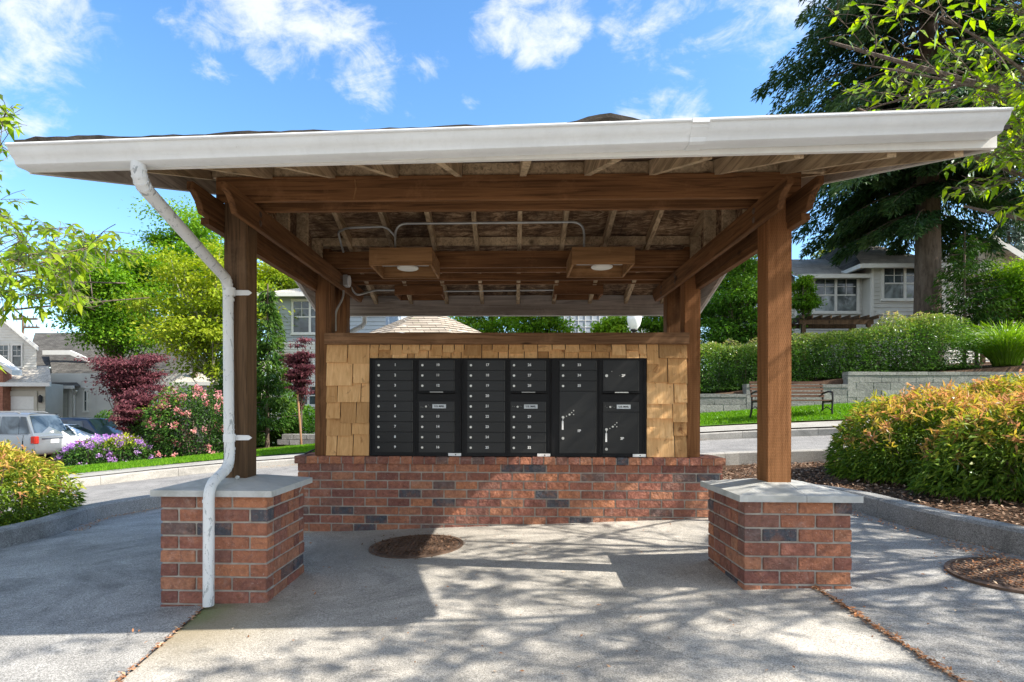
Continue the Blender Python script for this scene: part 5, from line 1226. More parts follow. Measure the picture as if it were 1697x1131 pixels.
mb = MB(); b0, b1 = Q(-70, 556, Yg - .8), Q(22, 622, Yg - .8); mb.prism([(b0.x, b0.z), (b1.x, b1.z), (b1.x, b1.z + .28), (b0.x, b0.z + .28)], 'y', Yg - .9, Yg - .2); mb.build('porch_roof', M['trim'], h5)
mb = MB(); a = Q(70, 662, Yg); mb.lathe((a.x, Yg - .15, a.z - .2), [(.07, 0), (.1, .1), (.1, .35), (.03, .45)], 8); mb.build('wall_lantern', M['iron'], h5)
Ym = 33; h6 = empty('house', (X_(130, Ym), Ym + 3, gl), 'grey roofed house with a shaded garage behind the maroon maple', 'house')
zg2 = P(100, 640, Ym).z
mb = MB(); lap(mb, X_(70, Ym), X_(160, Ym), gl, zg2, Ym, .2); mb.box((X_(60, Ym), Ym + .001, gl), (X_(330, Ym), Ym + 8, zg2 + .8)); mb.build('wall', M['sid_grey'], h6)
mb = MB(); x0, x1, z1 = X_(78, Ym), X_(113, Ym), P(90, 652, Ym).z
for k in range(4): mb.box((x0, Ym - .07, gl + (z1 - gl) * k / 4 + .01), (x1, Ym - .04, gl + (z1 - gl) * (k + 1) / 4 - .01))
mb.build('garage_door', M['cardoor'], h6)
mb = MB(); mb.box((X_(117, Ym), Ym - .12, gl), (X_(122, Ym), Ym, zg2)); mb.tube([P(127, 648, Ym - .4), P(123, 655, Ym - .15), P(123, 690, Ym - .15)], .06, 6); mb.build('downspout', M['trim'], h6)
Yn = Ym + 1.2; ea = P(105, 628, Yn - .5); rdg = P(60, 552, Yn + 6)
slab_roof(h6, [(X_(50, Ym - .5), Ym - .5, zg2), (X_(134, Ym - .5), Ym - .5, zg2), (X_(100, Yn + 1.2), Yn + 1.2, zg2 + 1.3), (X_(50, Yn + 1.2), Yn + 1.2, zg2 + 1.3)], mat='shingle_d')
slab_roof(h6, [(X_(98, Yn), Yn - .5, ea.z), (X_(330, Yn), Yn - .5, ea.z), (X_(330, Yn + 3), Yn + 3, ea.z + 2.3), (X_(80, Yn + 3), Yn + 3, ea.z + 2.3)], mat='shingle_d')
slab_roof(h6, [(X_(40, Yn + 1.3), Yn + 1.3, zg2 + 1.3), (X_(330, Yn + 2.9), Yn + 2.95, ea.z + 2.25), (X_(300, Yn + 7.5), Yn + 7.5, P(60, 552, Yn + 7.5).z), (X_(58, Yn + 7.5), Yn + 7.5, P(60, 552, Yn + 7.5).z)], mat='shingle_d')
mb = MB(); mb.box((X_(98, Yn), Yn - .63, ea.z - .2), (X_(330, Yn), Yn - .51, ea.z)); mb.box((X_(55, Ym), Ym - .63, zg2 - .2), (X_(134, Ym), Ym - .51, zg2)); mb.build('gutter', M['trim'], h6)
dm = P(122, 583, Yn + 1.5); mb = MB(); a0, a1 = P(78, 583, Yn + 1.6), P(152, 596, Yn + 1.6); mb.prism([(a0.x, a0.z - .25), (a0.x + (a1.x - a0.x) * .6, a0.z - .25), (a1.x, a1.z - .2), (a1.x, a1.z + .05), (a0.x + (a1.x - a0.x) * .6, a0.z + .05), (a0.x, a0.z + .05)], 'y', Yn + 1.2, Yn + 1.4); mb.build('roof_trim', M['trim'], h6)
window(h6, P(139, 648, Ym + .0), P(147, 682, Ym + .0), 1, grid=False, lower='glass')
def skew(root, y0_, k):
    for o in list(root.children) + [c for q in root.children for c in q.children]:
        for q in o.data.vertices:
            if q.co.y > y0_: q.co.x -= k * (q.co.y - y0_)
skew(h5, Yl + .2, .95)
# low house behind the rhododendron
Yr = 30; h7 = empty('house', (X_(345, Yr), Yr + 3, gl), 'low beige bungalow end behind the pale trunked yellow tree', 'house')
mb = MB(); z0_ = P(340, 634, Yr).z; lap(mb, X_(322, Yr), X_(365, Yr), gl, z0_, Yr, .2); mb.box((X_(322, Yr), Yr + .001, gl), (X_(420, Yr), Yr + 5, z0_)); mb.build('wall', M['sid_beige'], h7)
slab_roof(h7, [(X_(295, Yr), Yr - .5, z0_), (X_(430, Yr), Yr - .5, z0_), (X_(420, Yr), Yr + 3, z0_ + 1.6), (X_(300, Yr), Yr + 3, z0_ + 1.6)]); mb = MB(); mb.box((X_(295, Yr), Yr - .62, z0_ - .2), (X_(430, Yr), Yr - .51, z0_)); mb.box((X_(339, Yr), Yr - .15, gl), (X_(346, Yr), Yr - .02, z0_ - .21)); mb.build('roof_trim', M['trim'], h7)
# utility pole
Yu = 70; c = P(38, 560, Yu); up = empty('utility_pole', (c.x, Yu, -2), 'wooden utility pole with two crossarms above the left house roof', 'utility pole')
mb = MB(); mb.tube([(c.x, Yu, -2), (c.x, Yu, P(38, 523, Yu).z)], [.2, .14], 8); mb.build('pole', M['bark'], up)
for v_, a_, b_ in ((529, 24, 62), (543, 40, 65)):
    l, r = P(a_, v_, Yu), P(b_, v_, Yu); mb = MB(); mb.box((l.x, Yu - .1, l.z - .12), (r.x, Yu + .1, l.z + .12))
    for k in range(4): x = l.x + (r.x - l.x) * (k + .3) / 4; mb.box((x - .05, Yu - .05, l.z + .121), (x + .05, Yu + .05, l.z + .4))
    mb.build('crossarm', M['bark'], up)
# ------------------------------------------------------------------ cars
def car(name, xr, y0, y1, g0, Lc, prof, glass_z, mat, label, suv=False, wheels=.34):
    """nose towards -X, tail at xr. prof: list of (distance from tail, z bottom, z belt, z roof)"""
    t = empty(name, (xr - Lc / 2, (y0 + y1) / 2, g0), label, 'car', 'cars parked side by side on the left'); W2 = (y1 - y0) / 2; yc_ = (y0 + y1) / 2
    def ring(zs): return zs
    mb = MB(); sec = []
    for s_, zb_, zbelt, zroof in prof:
        taper = 1 - .10 * max(0, (s_ / Lc - .75) * 4) ** 2 - .03 * max(0, (.06 - s_ / Lc) / .06)
        wl_ = W2 * taper; wt = wl_ * (.80 if zroof > zbelt + .15 else .93)
        pts = [(-wl_ * .9, zb_), (-wl_, zb_ + .12), (-wl_, zbelt - .22), (-wl_ * .965, zbelt), (-wt, max(zroof - .09, zbelt + .01)), (-wt * .86, zroof), (0, zroof + .025), (wt * .86, zroof), (wt, max(zroof - .09, zbelt + .01)), (wl_ * .965, zbelt), (wl_, zbelt - .22), (wl_, zb_ + .12), (wl_ * .9, zb_)]
        sec.append([(xr - s_, yc_ + a, g0 + b) for a, b in pts])
    n = len(sec[0]); mb.add([q for r_ in sec for q in r_], [(i * n + k, i * n + (k + 1) % n, (i + 1) * n + (k + 1) % n, (i + 1) * n + k) for i in range(len(sec) - 1) for k in range(n)] + [tuple(range(n)), tuple(reversed(range((len(sec) - 1) * n, len(sec) * n)))])
    body = mb.build('body', mat, t, smooth=True)
    return t, body, sec
def pane(parent, pts, off, name='window', mat='cglass', th=.012):
    pts = [Vector(p) for p in pts]; nn = (pts[1] - pts[0]).cross(pts[2] - pts[0]).normalized(); 
    if nn.dot(Vector(off)) < 0: nn = -nn
    n = len(pts); mb = MB(); mb.add([p + nn * .006 for p in pts] + [p + nn * (.006 + th) for p in pts], [tuple(reversed(range(n))), tuple(range(n, 2 * n))] + [(i, (i + 1) % n, (i + 1) % n + n, i + n) for i in range(n)]); return mb.build(name, M[mat], parent)
def wheel(t, x, y, z, r=.36, s=-1):
    mb = MB(); mb.disc((x, y, z + r), (0, s, 0), r, .22, 22); w = mb.build('wheel', M['rubber'], t); mb = MB(); mb.disc((x, y + s * .221, z + r), (0, s, 0), r * .62, .01, 18); mb.build('rim', M['steel'], w)
XRr = -17.35; gS = -1.0; y0, y1 = P(58, 690, 0).y, 0
def y_at(u, X):
    d = ray(u, 700); return CC[1] + (X - CC[0]) / d[0] * d[1]
ya, yb_ = y_at(57, XRr), y_at(122, XRr)
Ls = 4.95; Hs = P(90, 685, (ya + yb_) / 2).z - gS
prof = [(0, .50, 1.05, 1.08), (.06, .42, 1.12, 1.16), (.10, .38, 1.15, Hs - .16), (.42, .36, 1.16, Hs - .02), (1.2, .34, 1.16, Hs), (2.6, .34, 1.15, Hs), (3.2, .34, 1.13, Hs - .1), (3.75, .34, 1.12, 1.16), (4.5, .36, 1.02, 1.08), (4.9, .42, .9, .95), (4.95, .5, .8, .82)]
prof[2] = (.12, .38, 1.15, 1.20); prof.insert(3, (.46, .36, 1.16, Hs - .05))
t, body, sec = car('parked_car', XRr, ya, yb_, gS, Ls, prof, 1.2, M['silver'], 'silver suv with dark tailgate glass and a red tail light at the left edge')
W2 = (yb_ - ya) / 2; yc_ = (ya + yb_) / 2
rg = pane(t, [(XRr - .14, ya + .16, gS + 1.21), (XRr - .14, yb_ - .16, gS + 1.21), (XRr - .43, yb_ - .30, gS + Hs - .10), (XRr - .43, ya + .30, gS + Hs - .10)], (1, 0, .5), 'rear_window')
mb = MB(); mb.tube([(XRr - .115, yc_, gS + 1.22), (XRr - .2, yc_ - .25, gS + 1.30)], .012, 5); mb.box((XRr - .12, yc_ - .05, gS + 1.2), (XRr - .08, yc_ + .05, gS + 1.28)); mb.build('rear_wiper', M['trim'], rg)
for s_, (aa, bb) in enumerate(((.62, 1.35), (1.42, 2.42), (2.5, 3.2))):
    z0_, z1_ = gS + 1.19, gS + Hs - .13; yy0 = yc_ - W2 * .965; yy1 = yc_ - W2 * .81
    pane(t, [(XRr - aa, yy0, z0_), (XRr - bb, yy0, z0_), (XRr - bb - (-.0 if s_ < 2 else -.1), yy1, z1_), (XRr - aa - (.1 if s_ == 0 else 0), yy1, z1_)], (0, -1, .2), 'side_window')
pane(t, [(XRr - .2, yc_ - W2 * .96, gS + 1.2), (XRr - .60, yc_ - W2 * .965, gS + 1.2), (XRr - .66, yc_ - W2 * .81, gS + Hs - .13), (XRr - .46, yc_ - W2 * .82, gS + Hs - .14)], (0, -1, .2), 'side_window')
for s_, yy in ((-1, ya), (1, yb_)):
    mb = MB(); mb.box((XRr - .16, min(yy - .004 * s_, yy - .2 * s_) , gS + .82), (XRr + .025, max(yy - .004 * s_, yy - .2 * s_), gS + 1.10)); mb.build('tail_light', M['red'], t, bevel=.02)
mb = MB(); mb.box((XRr - .02, yc_ - .62, gS + .985), (XRr + .03, yc_ + .62, gS + 1.015)); mb.build('tailgate_strip', M['cardark'], t)
mb = MB(); mb.box((XRr - .01, yc_ - .20, gS + .82), (XRr + .022, yc_ + .18, gS + .96)); mb.build('licence_plate', M['decal'], t)
rotx = Matrix.Rotation(R(90), 4, 'Z') @ Matrix.Rotation(R(90), 4, 'X')
put_text('R A N G E   R O V E R', .09, (XRr - .045, yc_, gS + 1.10), M['galv'], t, 'lettering', Matrix.Rotation(R(0), 4, 'X') @ rotx)
for sx in (.95, 3.9):
    for yy, s_ in ((ya + .22, -1), (yb_ - .22, 1)): wheel(t, XRr - sx, yy, gS, .38, s_)
mb = MB()
for s_ in (-1, 1): mb.tube([(XRr - .8, yc_ + s_ * W2 * .68, gS + Hs + .0), (XRr - 1.0, yc_ + s_ * W2 * .68, gS + Hs + .05), (XRr - 2.9, yc_ + s_ * W2 * .68, gS + Hs + .05), (XRr - 3.1, yc_ + s_ * W2 * .68, gS + Hs)], .02, 6)
mb.build('roof_rails', M['galv'], t)
def sedan(xr, ya, yb_, g0, H, mat, label, wag=False):
    Lc = 4.6; rr = .75 if not wag else .25
    prof = [(0, .45, .85, .88), (.08, .36, .95, .99), (rr * .6, .32, .98, 1.03), (rr + .55, .30, .97, H - .04), (rr + 1.2, .3, .96, H), (2.5, .3, .95, H - .02), (3.0, .3, .94, H - .2), (3.45, .3, .93, .98), (4.2, .33, .84, .88), (4.55, .4, .70, .73)]
    t, b, s_ = car('parked_car', xr, ya, yb_, g0, Lc, prof, 1, mat, label); yc_ = (ya + yb_) / 2; W2 = (yb_ - ya) / 2
    pane(t, [(xr - rr * .6 - .06, ya + .16, g0 + 1.05), (xr - rr * .6 - .06, yb_ - .16, g0 + 1.05), (xr - rr - .50, yb_ - .28, g0 + H - .06), (xr - rr - .50, ya + .28, g0 + H - .06)], (1, 0, .8), 'rear_window')
    for aa, bb, c_ in ((rr + .62, 1.95, 0), (2.02, 2.95, .25)):
        pane(t, [(xr - aa + .15, yc_ - W2 * .965, g0 + 1.0), (xr - bb - c_, yc_ - W2 * .965, g0 + 1.0), (xr - bb, yc_ - W2 * .81, g0 + H - .13), (xr - aa - .08, yc_ - W2 * .81, g0 + H - .13)], (0, -1, .2), 'side_window')
    for q, yy in ((-1, ya), (1, yb_)):
        mb = MB(); mb.box((xr - .2, min(yy - .01 * q, yy - .3 * q), g0 + .72), (xr + .02, max(yy - .01 * q, yy - .3 * q), g0 + .88)); mb.build('tail_light', M['red'], t, bevel=.02)
    mb = MB(); mb.box((xr - .01, yc_ - .2, g0 + .6), (xr + .015, yc_ + .2, g0 + .74)); mb.build('licence_plate', M['decal'], t)
    for sx in (.95, 3.6):
        for yy, q in ((ya + .2, -1), (yb_ - .2, 1)): wheel(t, xr - sx, yy, g0, .33, q)
    return t
X2 = -16.6; sedan(X2, y_at(124, X2) + .3, y_at(124, X2) + 2.1, -1.0, 1.50, M['carwhite'], 'white sedan parked between the silver suv and the dark car')
X3 = -17.2; sedan(X3, y_at(160, X3) + .3, y_at(160, X3) + 2.15, -1.0, 1.72, M['cardark'], 'dark blue car parked beyond the white sedan', True)
# ------------------------------------------------------------------ shrubs, hedge, grasses
def gz(x, y): return G(x, y)
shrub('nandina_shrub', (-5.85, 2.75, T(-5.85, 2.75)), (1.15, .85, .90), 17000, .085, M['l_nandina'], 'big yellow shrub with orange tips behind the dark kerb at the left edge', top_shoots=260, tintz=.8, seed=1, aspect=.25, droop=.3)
nd = [(5.3, 4.0, 1.22, 1.1, .98), (6.6, 4.4, 1.4, 1.1, 1.08), (5.62, 2.85, 1.22, .95, .93), (7.2, 3.2, 1.3, 1.1, 1.06), (8.6, 4.6, 1.4, 1.2, 1.15)]
lbs = ['leftmost orange-tipped shrub of the right-hand bed, nearest the right front post', 'orange-tipped shrub at the back of the right-hand bed, in front of the block wall', 'yellow-green leafy shrub at the front of the right-hand bed above the kerb', 'orange-tipped shrub running off the right edge of the bed', 'rearmost orange-tipped shrub of the bed at the far right']
for i, (x, y, a, b, c_) in enumerate(nd):
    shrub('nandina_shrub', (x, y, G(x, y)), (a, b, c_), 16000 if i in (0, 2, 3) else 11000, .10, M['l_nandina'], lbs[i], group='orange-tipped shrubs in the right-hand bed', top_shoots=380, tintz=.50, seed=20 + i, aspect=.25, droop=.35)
# hedge: separate clipped shrubs grown together
Yh = 14.0
hz = [(1135, 572, 652), (1185, 571, 651), (1235, 572, 650), (1288, 566, 640), (1340, 558, 630), (1392, 551, 626), (1446, 542, 620), (1500, 531, 616), (1552, 524, 613)]
hl = ['left end hedge shrub beside the shingled wall', 'dark clipped hedge shrub above the lowest wall step', 'clipped hedge shrub just left of the right front post', 'hedge shrub hidden behind the right front post', 'hedge shrub just right of the right front post', 'hedge shrub above the park bench', 'mid hedge shrub under the double window', 'hedge shrub in front of the tall fir trunk', 'taller right end hedge shrub with pale leaf tips']
for i, (u_, vt_, vb_) in enumerate(hz):
    a = P(u_, vb_, Yh); b = P(u_, vt_, Yh); g0 = G(a.x, Yh); hh = b.z - g0 
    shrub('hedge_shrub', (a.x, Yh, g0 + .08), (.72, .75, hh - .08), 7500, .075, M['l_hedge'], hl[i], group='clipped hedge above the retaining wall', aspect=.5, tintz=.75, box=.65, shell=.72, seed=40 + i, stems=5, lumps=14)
def ograss(base, h, n, label):
    t = empty('ornamental_grass', base, label, 'grass clump'); base = np.array(base); k = 6
    a = rng.uniform(0, 6.283, n); f = rng.random(n) ** .6; Lb = h * rng.uniform(.75, 1.25, n); b0 = base + np.stack([np.cos(a) * .3 * f, np.sin(a) * .3 * f, np.zeros(n)], 1); sp = .35 + .85 * f; P_ = []; D_ = []
    prev = b0
    for i in range(1, k + 1):
        s_ = i / k; q = b0 + np.stack([np.cos(a) * sp * Lb * s_ ** 1.5 * .8, np.sin(a) * sp * Lb * s_ ** 1.5 * .8, Lb * (s_ - .42 * s_ ** 2.6 * (sp))], 1); P_.append(prev); D_.append(q - prev); prev = q
    p = np.concatenate(P_); d = np.concatenate(D_); L = np.linalg.norm(d, axis=1) * 1.05; leaves('blades', p, d, L, .016, M['l_orn'], t, 0, np.tile(rng.uniform(0, .55, n), k), wide=.5)
og = P(1668, 600, 13.9); ograss((og.x, 13.9, G(og.x, 13.9)), 1.35, 2600, 'bright green fountain grass clump at the right end of the retaining wall'); og = P(1735, 600, 14.4); ograss((og.x, 14.4, G(og.x, 14.4)), 1.3, 1500, 'second fountain grass clump running off the right edge')
# rhododendrons
def gp(u_, v_, y): p = P(u_, v_, y); return (p.x, y, G(p.x, y))
x, y, z = gp(325, 750, 13.6); shrub('rhododendron', (x, y, z), (1.5, 1.1, 1.95), 12000, .11, M['l_rhodo'], 'tall rhododendron covered in pink blossom left of the left front post', extra=(M['pink'], 105, .085, 'blossoms'), seed=60, aspect=.4, tintz=.5)
x, y, z = gp(262, 750, 13.8); shrub('rhododendron', (x, y, z), (.9, .9, 1.35), 5000, .11, M['l_rhodo'], 'smaller pink rhododendron beneath the maroon maple', extra=(M['pink'], 60, .085, 'blossoms'), seed=61, aspect=.4)
x, y, z = gp(188, 765, 12.4); shrub('rhododendron', (x, y, z), (1.15, .8, .72), 7000, .10, M['l_rhodo'], 'low yellow-green rhododendron with purple blossom behind the left shrub', extra=(M['purple'], 60, .075, 'blossoms'), seed=62, aspect=.4, tintz=1.3)
x, y, z = gp(140, 770, 11.6); shrub('rhododendron', (x, y, z), (.6, .5, .6), 2500, .09, M['l_rhodo'], 'small purple flowering shrub at the kerb end of the lawn', extra=(M['purple'], 26, .07, 'blossoms'), seed=63, aspect=.4)
for (u_, y_, a, b, c_, lb) in ((115, 28, 1.7, .8, 1.3, 'rounded pale green shrub in front of the shaded garage'), (170, 29, 1.0, .7, 2.0, 'clipped bright green shrub by the house entry behind the maroon maple'), (148, 28.5, .6, .6, 1.2, 'small round green bush between the two larger ones at the far house')):
    x, y, z = gp(u_, 690, y_); shrub('round_bush', (x, y, gl + .1), (a, b, c_), 3500, .14, M['l_mid'], lb, seed=70, aspect=.6, shell=.75)
x, y, z = gp(508, 700, 17.5); shrub('green_bush', (x, y, z), (.9, .7, 1.3), 4000, .11, M['l_mid'], 'low dark green bush beneath the small maroon tree by the left middle post', seed=71, aspect=.6)
x, y, z = gp(455, 690, 17.8); shrub('green_bush', (x, y, z), (1.3, .9, 2.2), 8000, .10, M['l_mid'], 'broad dark green bush at the foot of the dark evergreen', seed=72, aspect=.5)
x, y, z = gp(400, 700, 18.6); shrub('green_bush', (x, y, z), (1.4, .9, 1.9), 6000, .11, M['l_mid'], 'dark green bush behind the left front post', seed=73, aspect=.5)
mb = MB(); a = P(450, 690, 16.2); bx0 = a.x
for k in range(9):
    for r_ in range(2): mb.box((bx0 + .2 + k * .42 + (r_ % 2) * .15, 16.2, G(bx0 + 1, 16.2) + .02 + r_ * .18), (bx0 + .6 + k * .42 + (r_ % 2) * .15, 16.5, G(bx0 + 1, 16.2) + .19 + r_ * .18), jit=.006)
tag(mb.build('block_edging', M['block']), 'low grey block edging at the lawn behind the left middle post', 'garden edging')
# dense planting masses that close the view low down
for (u_, y_, a, b, c_, lb) in ((1180, 17.0, 1.6, 1.0, 1.9, 'shady green bush behind the left end of the hedge'), (1290, 17.5, 1.4, .8, 1.3, 'dark bush behind the hedge near the pergola')):
    p = P(u_, 560, y_); shrub('green_bush', (p.x, y_, G(p.x, y_)), (a, b, c_), 7000, .11, M['l_mid'], lb, seed=int(u_), aspect=.55)
# ------------------------------------------------------------------ trees
def tp(u_, y): p = P(u_, 700, y); return (p.x, y, G(p.x, y))
def tree(u_, y, vtop, vbot, ur, n, ls, mat, bark, label, **k):
    """tree whose crown spans vtop..vbot in height at depth y, half width ur px"""
    b = tp(u_, y); zt_ = P(u_, vtop, y).z; zb_ = P(u_, vbot, y).z; d = y - CC[1]; rx = ur * d / CF
    return deciduous('tree', b, zt_ - b[2], (zt_ + zb_) / 2 - b[2], (rx, rx * k.pop('dy', .85), (zt_ - zb_) / 2), n, ls, mat, bark, label, **k)
tree(190, 27, 405, 585, 104, 32000, .18, M['l_green'], M['bark'], 'broad fresh green maple over the left houses', trunk_r=.22, clumps=75, seed=1, cs=.8, hollow=.35)
tree(320, 30, 338, 560, 85, 24000, .18, M['l_green'], M['bark'], 'tall green tree rising behind the yellow tree and downspout', trunk_r=.22, clumps=55, seed=2)
tree(363, 21, 405, 640, 105, 17000, .17, M['l_yellow'], M['bark_pale'], 'bright yellow-green tree with a pale trunk beside the left front post', trunk_r=.13, clumps=95, seed=3, tintz=.35, cs=.75, hollow=.3, lean=(-.5, 0))
tree(455, 24, 430, 560, 62, 11000, .15, M['l_yellow'], M['bark_pale'], 'yellow-green tree between the two left posts', trunk_r=.14, clumps=42, seed=4, tintz=.2)
tree(205, 15.2, 570, 668, 48, 9500, .09, M['l_red'], M['bark'], 'tallest maroon japanese maple, in front of the left houses', trunk_r=.05, clumps=60, seed=5, cs=1.15, flat=.22, hollow=.3, lean=(.2, 0))
tree(215, 13.4, 670, 712, 38, 6500, .075, M['l_red'], M['bark_pale'], 'low spreading maroon maple above the purple flowers', trunk_r=.03, clumps=30, seed=6, cs=1.15, flat=.22, hollow=.3, lean=(.1, 0))
tree(255, 14.2, 632, 705, 42, 7500, .085, M['l_red'], M['bark_pale'], 'maroon maple on a thin pale trunk before the pink rhododendron', trunk_r=.03, clumps=48, seed=7, cs=1.15, flat=.22, hollow=.3)
tree(498, 15.5, 552, 672, 27, 8500, .08, M['l_red'], M['bark'], 'maroon maple beside the left middle post', trunk_r=.035, clumps=50, seed=8, cs=1.15, flat=.22, hollow=.3)
conifer('evergreen_tree', tp(443, 16.6), 5.6, 1.15, .5, 11000, .16, M['l_cedar'], 'dark green young evergreen between the two left posts', .07, droop=.1, whorls=22, per=6, seed=9)
conifer('evergreen_tree', tp(398, 17.6), 5.2, 1.2, .4, 9000, .16, M['l_cedar'], 'young evergreen half hidden by the left front post', .07, droop=.1, whorls=20, per=6, seed=10)
def stake(u0, v0, u1, v1, y, label):
    a = P(u0, v0, y); b = P(u1, v1, y); b.z = G(b.x, y) - .02; mb = MB(); mb.tube([b, a], .032, 7); tag(mb.build('tree_stake', M['stake']), label, 'stake', 'round timber stakes beside the maroon maples')
stake(204, 705, 213, 760, 13.4, 'short timber stake under the low spreading maroon maple'); stake(275, 672, 266, 755, 13.9, 'tall timber stake in front of the pink rhododendron'); stake(493, 648, 500, 732, 15.3, 'leaning timber stake by the left middle post')
# behind the shelter
for i, (u_, y, vt, vb, ur, lb) in enumerate(((590, 25, 455, 600, 62, 'green tree left of the pavilion roof, seen under the rear eave'), (700, 31, 440, 600, 80, 'green tree directly behind the pavilion roof'), (810, 24, 470, 600, 62, 'bright green tree seen above the middle mailboxes'), (890, 22, 480, 600, 50, 'yellowish green tree left of the pale panelled building'), (1095, 22, 470, 590, 45, 'green tree right of the lamp globe'), (1010, 17.6, 528, 600, 32, 'small green tree below the pale panelled building'))):
    tree(u_, y, vt, vb, ur, 11000, .15, M['l_green'], M['bark'], lb, trunk_r=.14, clumps=34, seed=20 + i, tintz=.55)
tree(1222, 16.2, 418, 590, 66, 30000, .10, M['l_mid'], M['bark'], 'green tree standing between the right middle post and right front post', trunk_r=.12, clumps=75, seed=30, tintz=.45)
tree(1330, 17.0, 455, 525, 24, 5000, .10, M['l_green'], M['bark'], 'thin green sapling just right of the right front post', trunk_r=.05, clumps=20, seed=31)
tree(1410, 36, 388, 470, 38, 9000, .22, M['l_yellow'], M['bark'], 'yellow-green treetop above the grey house roof', trunk_r=.25, clumps=30, seed=32)
tree(1705, 15.5, 418, 545, 56, 12000, .10, M['l_green'], M['bark'], 'green japanese maple at the right edge over the fountain grass', trunk_r=.08, clumps=60, seed=33, tintz=.5)
conifer('pine_tree', tp(1670, 33), P(1670, 378, 33).z - 2.6, 3.4, 3.5, 9000, .32, M['l_blue'], 'bluish pine top behind the right gable', .3, droop=.15, whorls=18, per=7, seed=34)
conifer('evergreen_tree', tp(1598, 15.8), P(1598, 388, 15.8).z - G(13, 15.8), 1.6, .9, 6000, .13, M['l_cedar'], 'taller thin evergreen with layered branches right of the fir trunk', .055, droop=.12, whorls=17, per=6, seed=35, spray=.2)
conifer('evergreen_tree', tp(1618, 16.3), P(1618, 402, 16.3).z - G(13, 16.3), 1.5, 1.1, 4500, .13, M['l_cedar'], 'shorter thin evergreen standing just behind its taller twin', .055, droop=.12, whorls=15, per=6, seed=36, spray=.2)
# big fir
fb = tp(1537, 17.8); conifer('fir_tree', fb, 27, 6.2, 6.6, 190000, .20, M['l_fir'], 'towering dark fir with drooping branches over the right side of the shelter', 0.40, droop=.58, whorls=50, per=9, taper=.62, seed=37, spray=.16, skirt=14)
# ------------------------------------------------------------------ cherry trees at both sides, in front of the shelter
def cherry(base, limbs, n, label, seed, ls=.085, keep=None, thin=.4, inview=1.):
    random.seed(seed); t = empty('cherry_tree', base, label, 'tree'); base = Vector(base); mb = MB(); P_ = []; D_ = []; T_ = []
    fork = base + Vector((0, 0, 1.7)); mb.tube([base - Vector((0, 0, .2)), base + Vector((.03, 0, .9)), fork], [.13, .11, .09], 10)
    twigs = []
    def grow(a, b, r0, depth):
        d = b - a; L = d.length; k = 7; off = Vector((random.gauss(0, 1), random.gauss(0, 1), abs(random.gauss(0, .5)))) * L * .07
        pts = [a.lerp(b, i / k) + off * math.sin(math.pi * i / k) for i in range(k + 1)]; rad_ = [max(.0025, r0 * (1 - .72 * i / k)) for i in range(k + 1)]
        if keep is None or keep(pts[-1]) or depth == 0:
            mb.tube(pts, rad_, 6 if depth < 2 else 4, False)
        else: return
        if depth >= 3: twigs.append(pts); return
        m = (9, 8, 6)[depth]
        for i in range(m):
            s_ = random.uniform(.25, 1.); q = pts[min(k, int(s_ * k))]; dd = (d.normalized() + Vector((random.gauss(0, .75), random.gauss(0, .75), random.gauss(-.05, .5)))).normalized(); ll = L * (.42 if depth else .38) * random.uniform(.6, 1.2)
            grow(q, q + dd * ll, rad_[min(k, int(s_ * k))] * .55, depth + 1)
        if depth == 2: twigs.append(pts)
    for e, r0 in limbs: grow(fork if e[3] else Vector(e[4]), Vector(e[:3]), r0, 0)
    mb.build('trunk', M['bark_twig'], t, smooth=True)
    per = max(3, n // max(1, len(twigs)))
    for pts in twigs:
        m = random.randint(int(per * .6), int(per * 1.4) + 1); dirn = (pts[-1] - pts[0]).normalized()
        for i in range(m):
            s_ = random.uniform(.1, 1.); q = pts[0].lerp(pts[-1], s_); P_.append(tuple(q)); o = Vector((random.gauss(0, 1), random.gauss(0, 1), random.gauss(-.55, .5))) + dirn * .7; D_.append(tuple(o)); T_.append(random.uniform(0, .35) + .3 * s_)
    p = np.array(P_); 
    if keep is not None:
        U_, V_, D2 = proj(p); vis = (D2 > .4) & (U_ > -120) & (U_ < 1800) & (V_ > -150)
        kk = np.array([keep(Vector(q)) for q in p]) & ((vis & (rng.random(len(p)) < inview)) | (~vis & (rng.random(len(p)) < np.where((p[:, 1] > .25) & (p[:, 1] < 1.6), thin * .25, np.where(p[:, 1] <= .25, thin * 1.9, thin))))); p = p[kk]; D_ = np.array(D_)[kk]; T_ = np.array(T_)[kk]
    leaves('crown', p, np.array(D_), ls * rng.uniform(.7, 1.25, len(p)), ls * .42, M['l_cherry'], t, .18, np.array(T_), nrm=np.array([0, 0, 1.])); return t
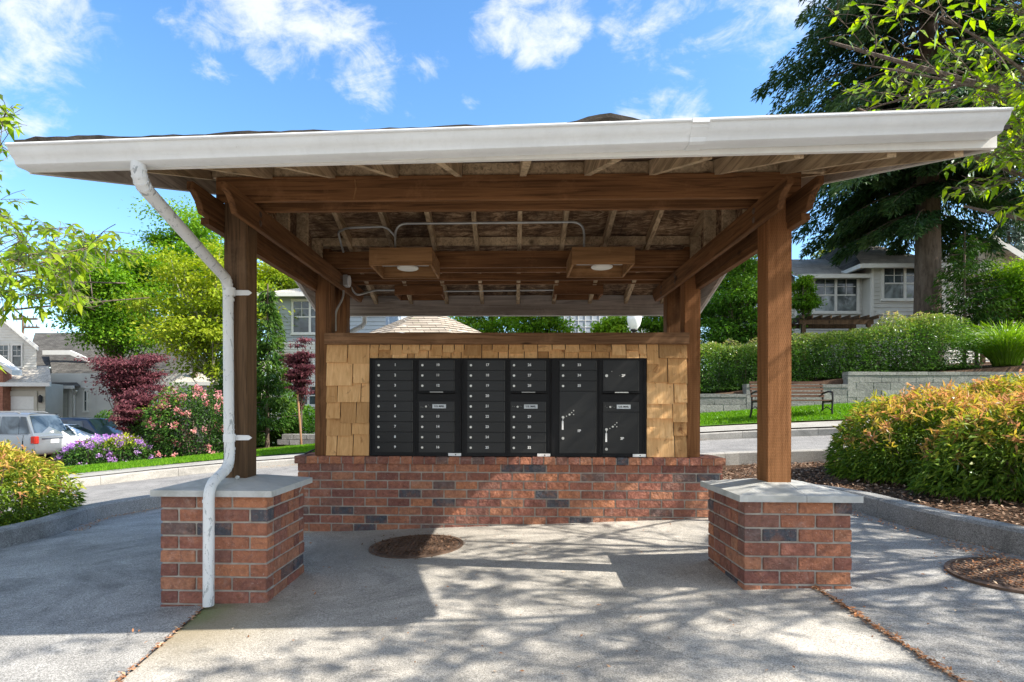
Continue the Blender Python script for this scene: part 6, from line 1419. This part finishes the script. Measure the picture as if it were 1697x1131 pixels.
def keepR(q):
    U, V, D = proj(tuple(q))
    if D < .4: return True
    return U > 1345 + max(0, (V - 20)) * .25 and not (V > 400) and not (V > 235 and U < 1450 + (V - 235) * 1.0) or U > 1760 or U < -200
def keepL(q):
    U, V, D = proj(tuple(q))
    if D < .4: return True
    return not (U > 60 and (V < 365 or V > 530)) and U < 238 and not (V < 165 and U > 0) and not (215 < V < 240 and U > 0) and not (V > 540 and U > 0)
rb = (6.6, .3)
cherry((rb[0], rb[1], G(*rb)), [((4.3, 1.3, 3.6, 1), .05), ((4.4, .3, 5.4, 1), .055), ((6.0, -2.0, 5.2, 1), .055), ((8.8, -.6, 5.3, 1), .055), ((6.6, 2.6, 5.4, 1), .05), ((4.9, 2.4, 4.7, 1), .05), ((4.0, 1.9, 2.9, 1), .04), ((4.1, 2.2, 4.2, 1), .04), ((3.2, -1.5, 4.6, 1), .045), ((4.2, -2.3, 4.2, 1), .045), ((3.6, -.6, 4.4, 1), .04), ((P(1375, 70, 1.9).x, 1.9, P(1375, 70, 1.9).z, 1), .045), ((P(1420, 180, 1.7).x, 1.7, P(1420, 180, 1.7).z, 1), .04)], 21000, 'cherry tree whose leafy twigs reach in over the right end of the gutter', 51, keep=keepR, ls=.095, thin=.22, inview=.62)
rb = (7.6, -3.6)
cherry((rb[0], rb[1], G(*rb)), [((5.0, -3.6, 4.4, 1), .055), ((6.6, -2.0, 5.2, 1), .05), ((8.6, -3.0, 6.2, 1), .055), ((7.0, -4.5, 5.8, 1), .05), ((9.6, -2.2, 5.0, 1), .05)], 9000, 'second cherry tree beyond the right edge that shades the forecourt', 52, keep=keepR, thin=.3)
lb_ = (-6.6, .9)
cherry((lb_[0], lb_[1], G(*lb_)), [((-3.6, 2.1, 2.3, 1), .022), ((-3.8, 1.8, 2.5, 1), .02), ((-3.5, 2.3, 2.2, 1), .018), ((-3.9, 1.5, 2.3, 1), .025), ((-3.9, 1.0, 3.0, 1), .02), ((-5.6, 2.4, 4.4, 1), .045), ((-7.6, .2, 4.6, 1), .05)], 4000, 'cherry tree whose branch reaches in from the left edge below the gutter', 53, keep=keepL, ls=.095)
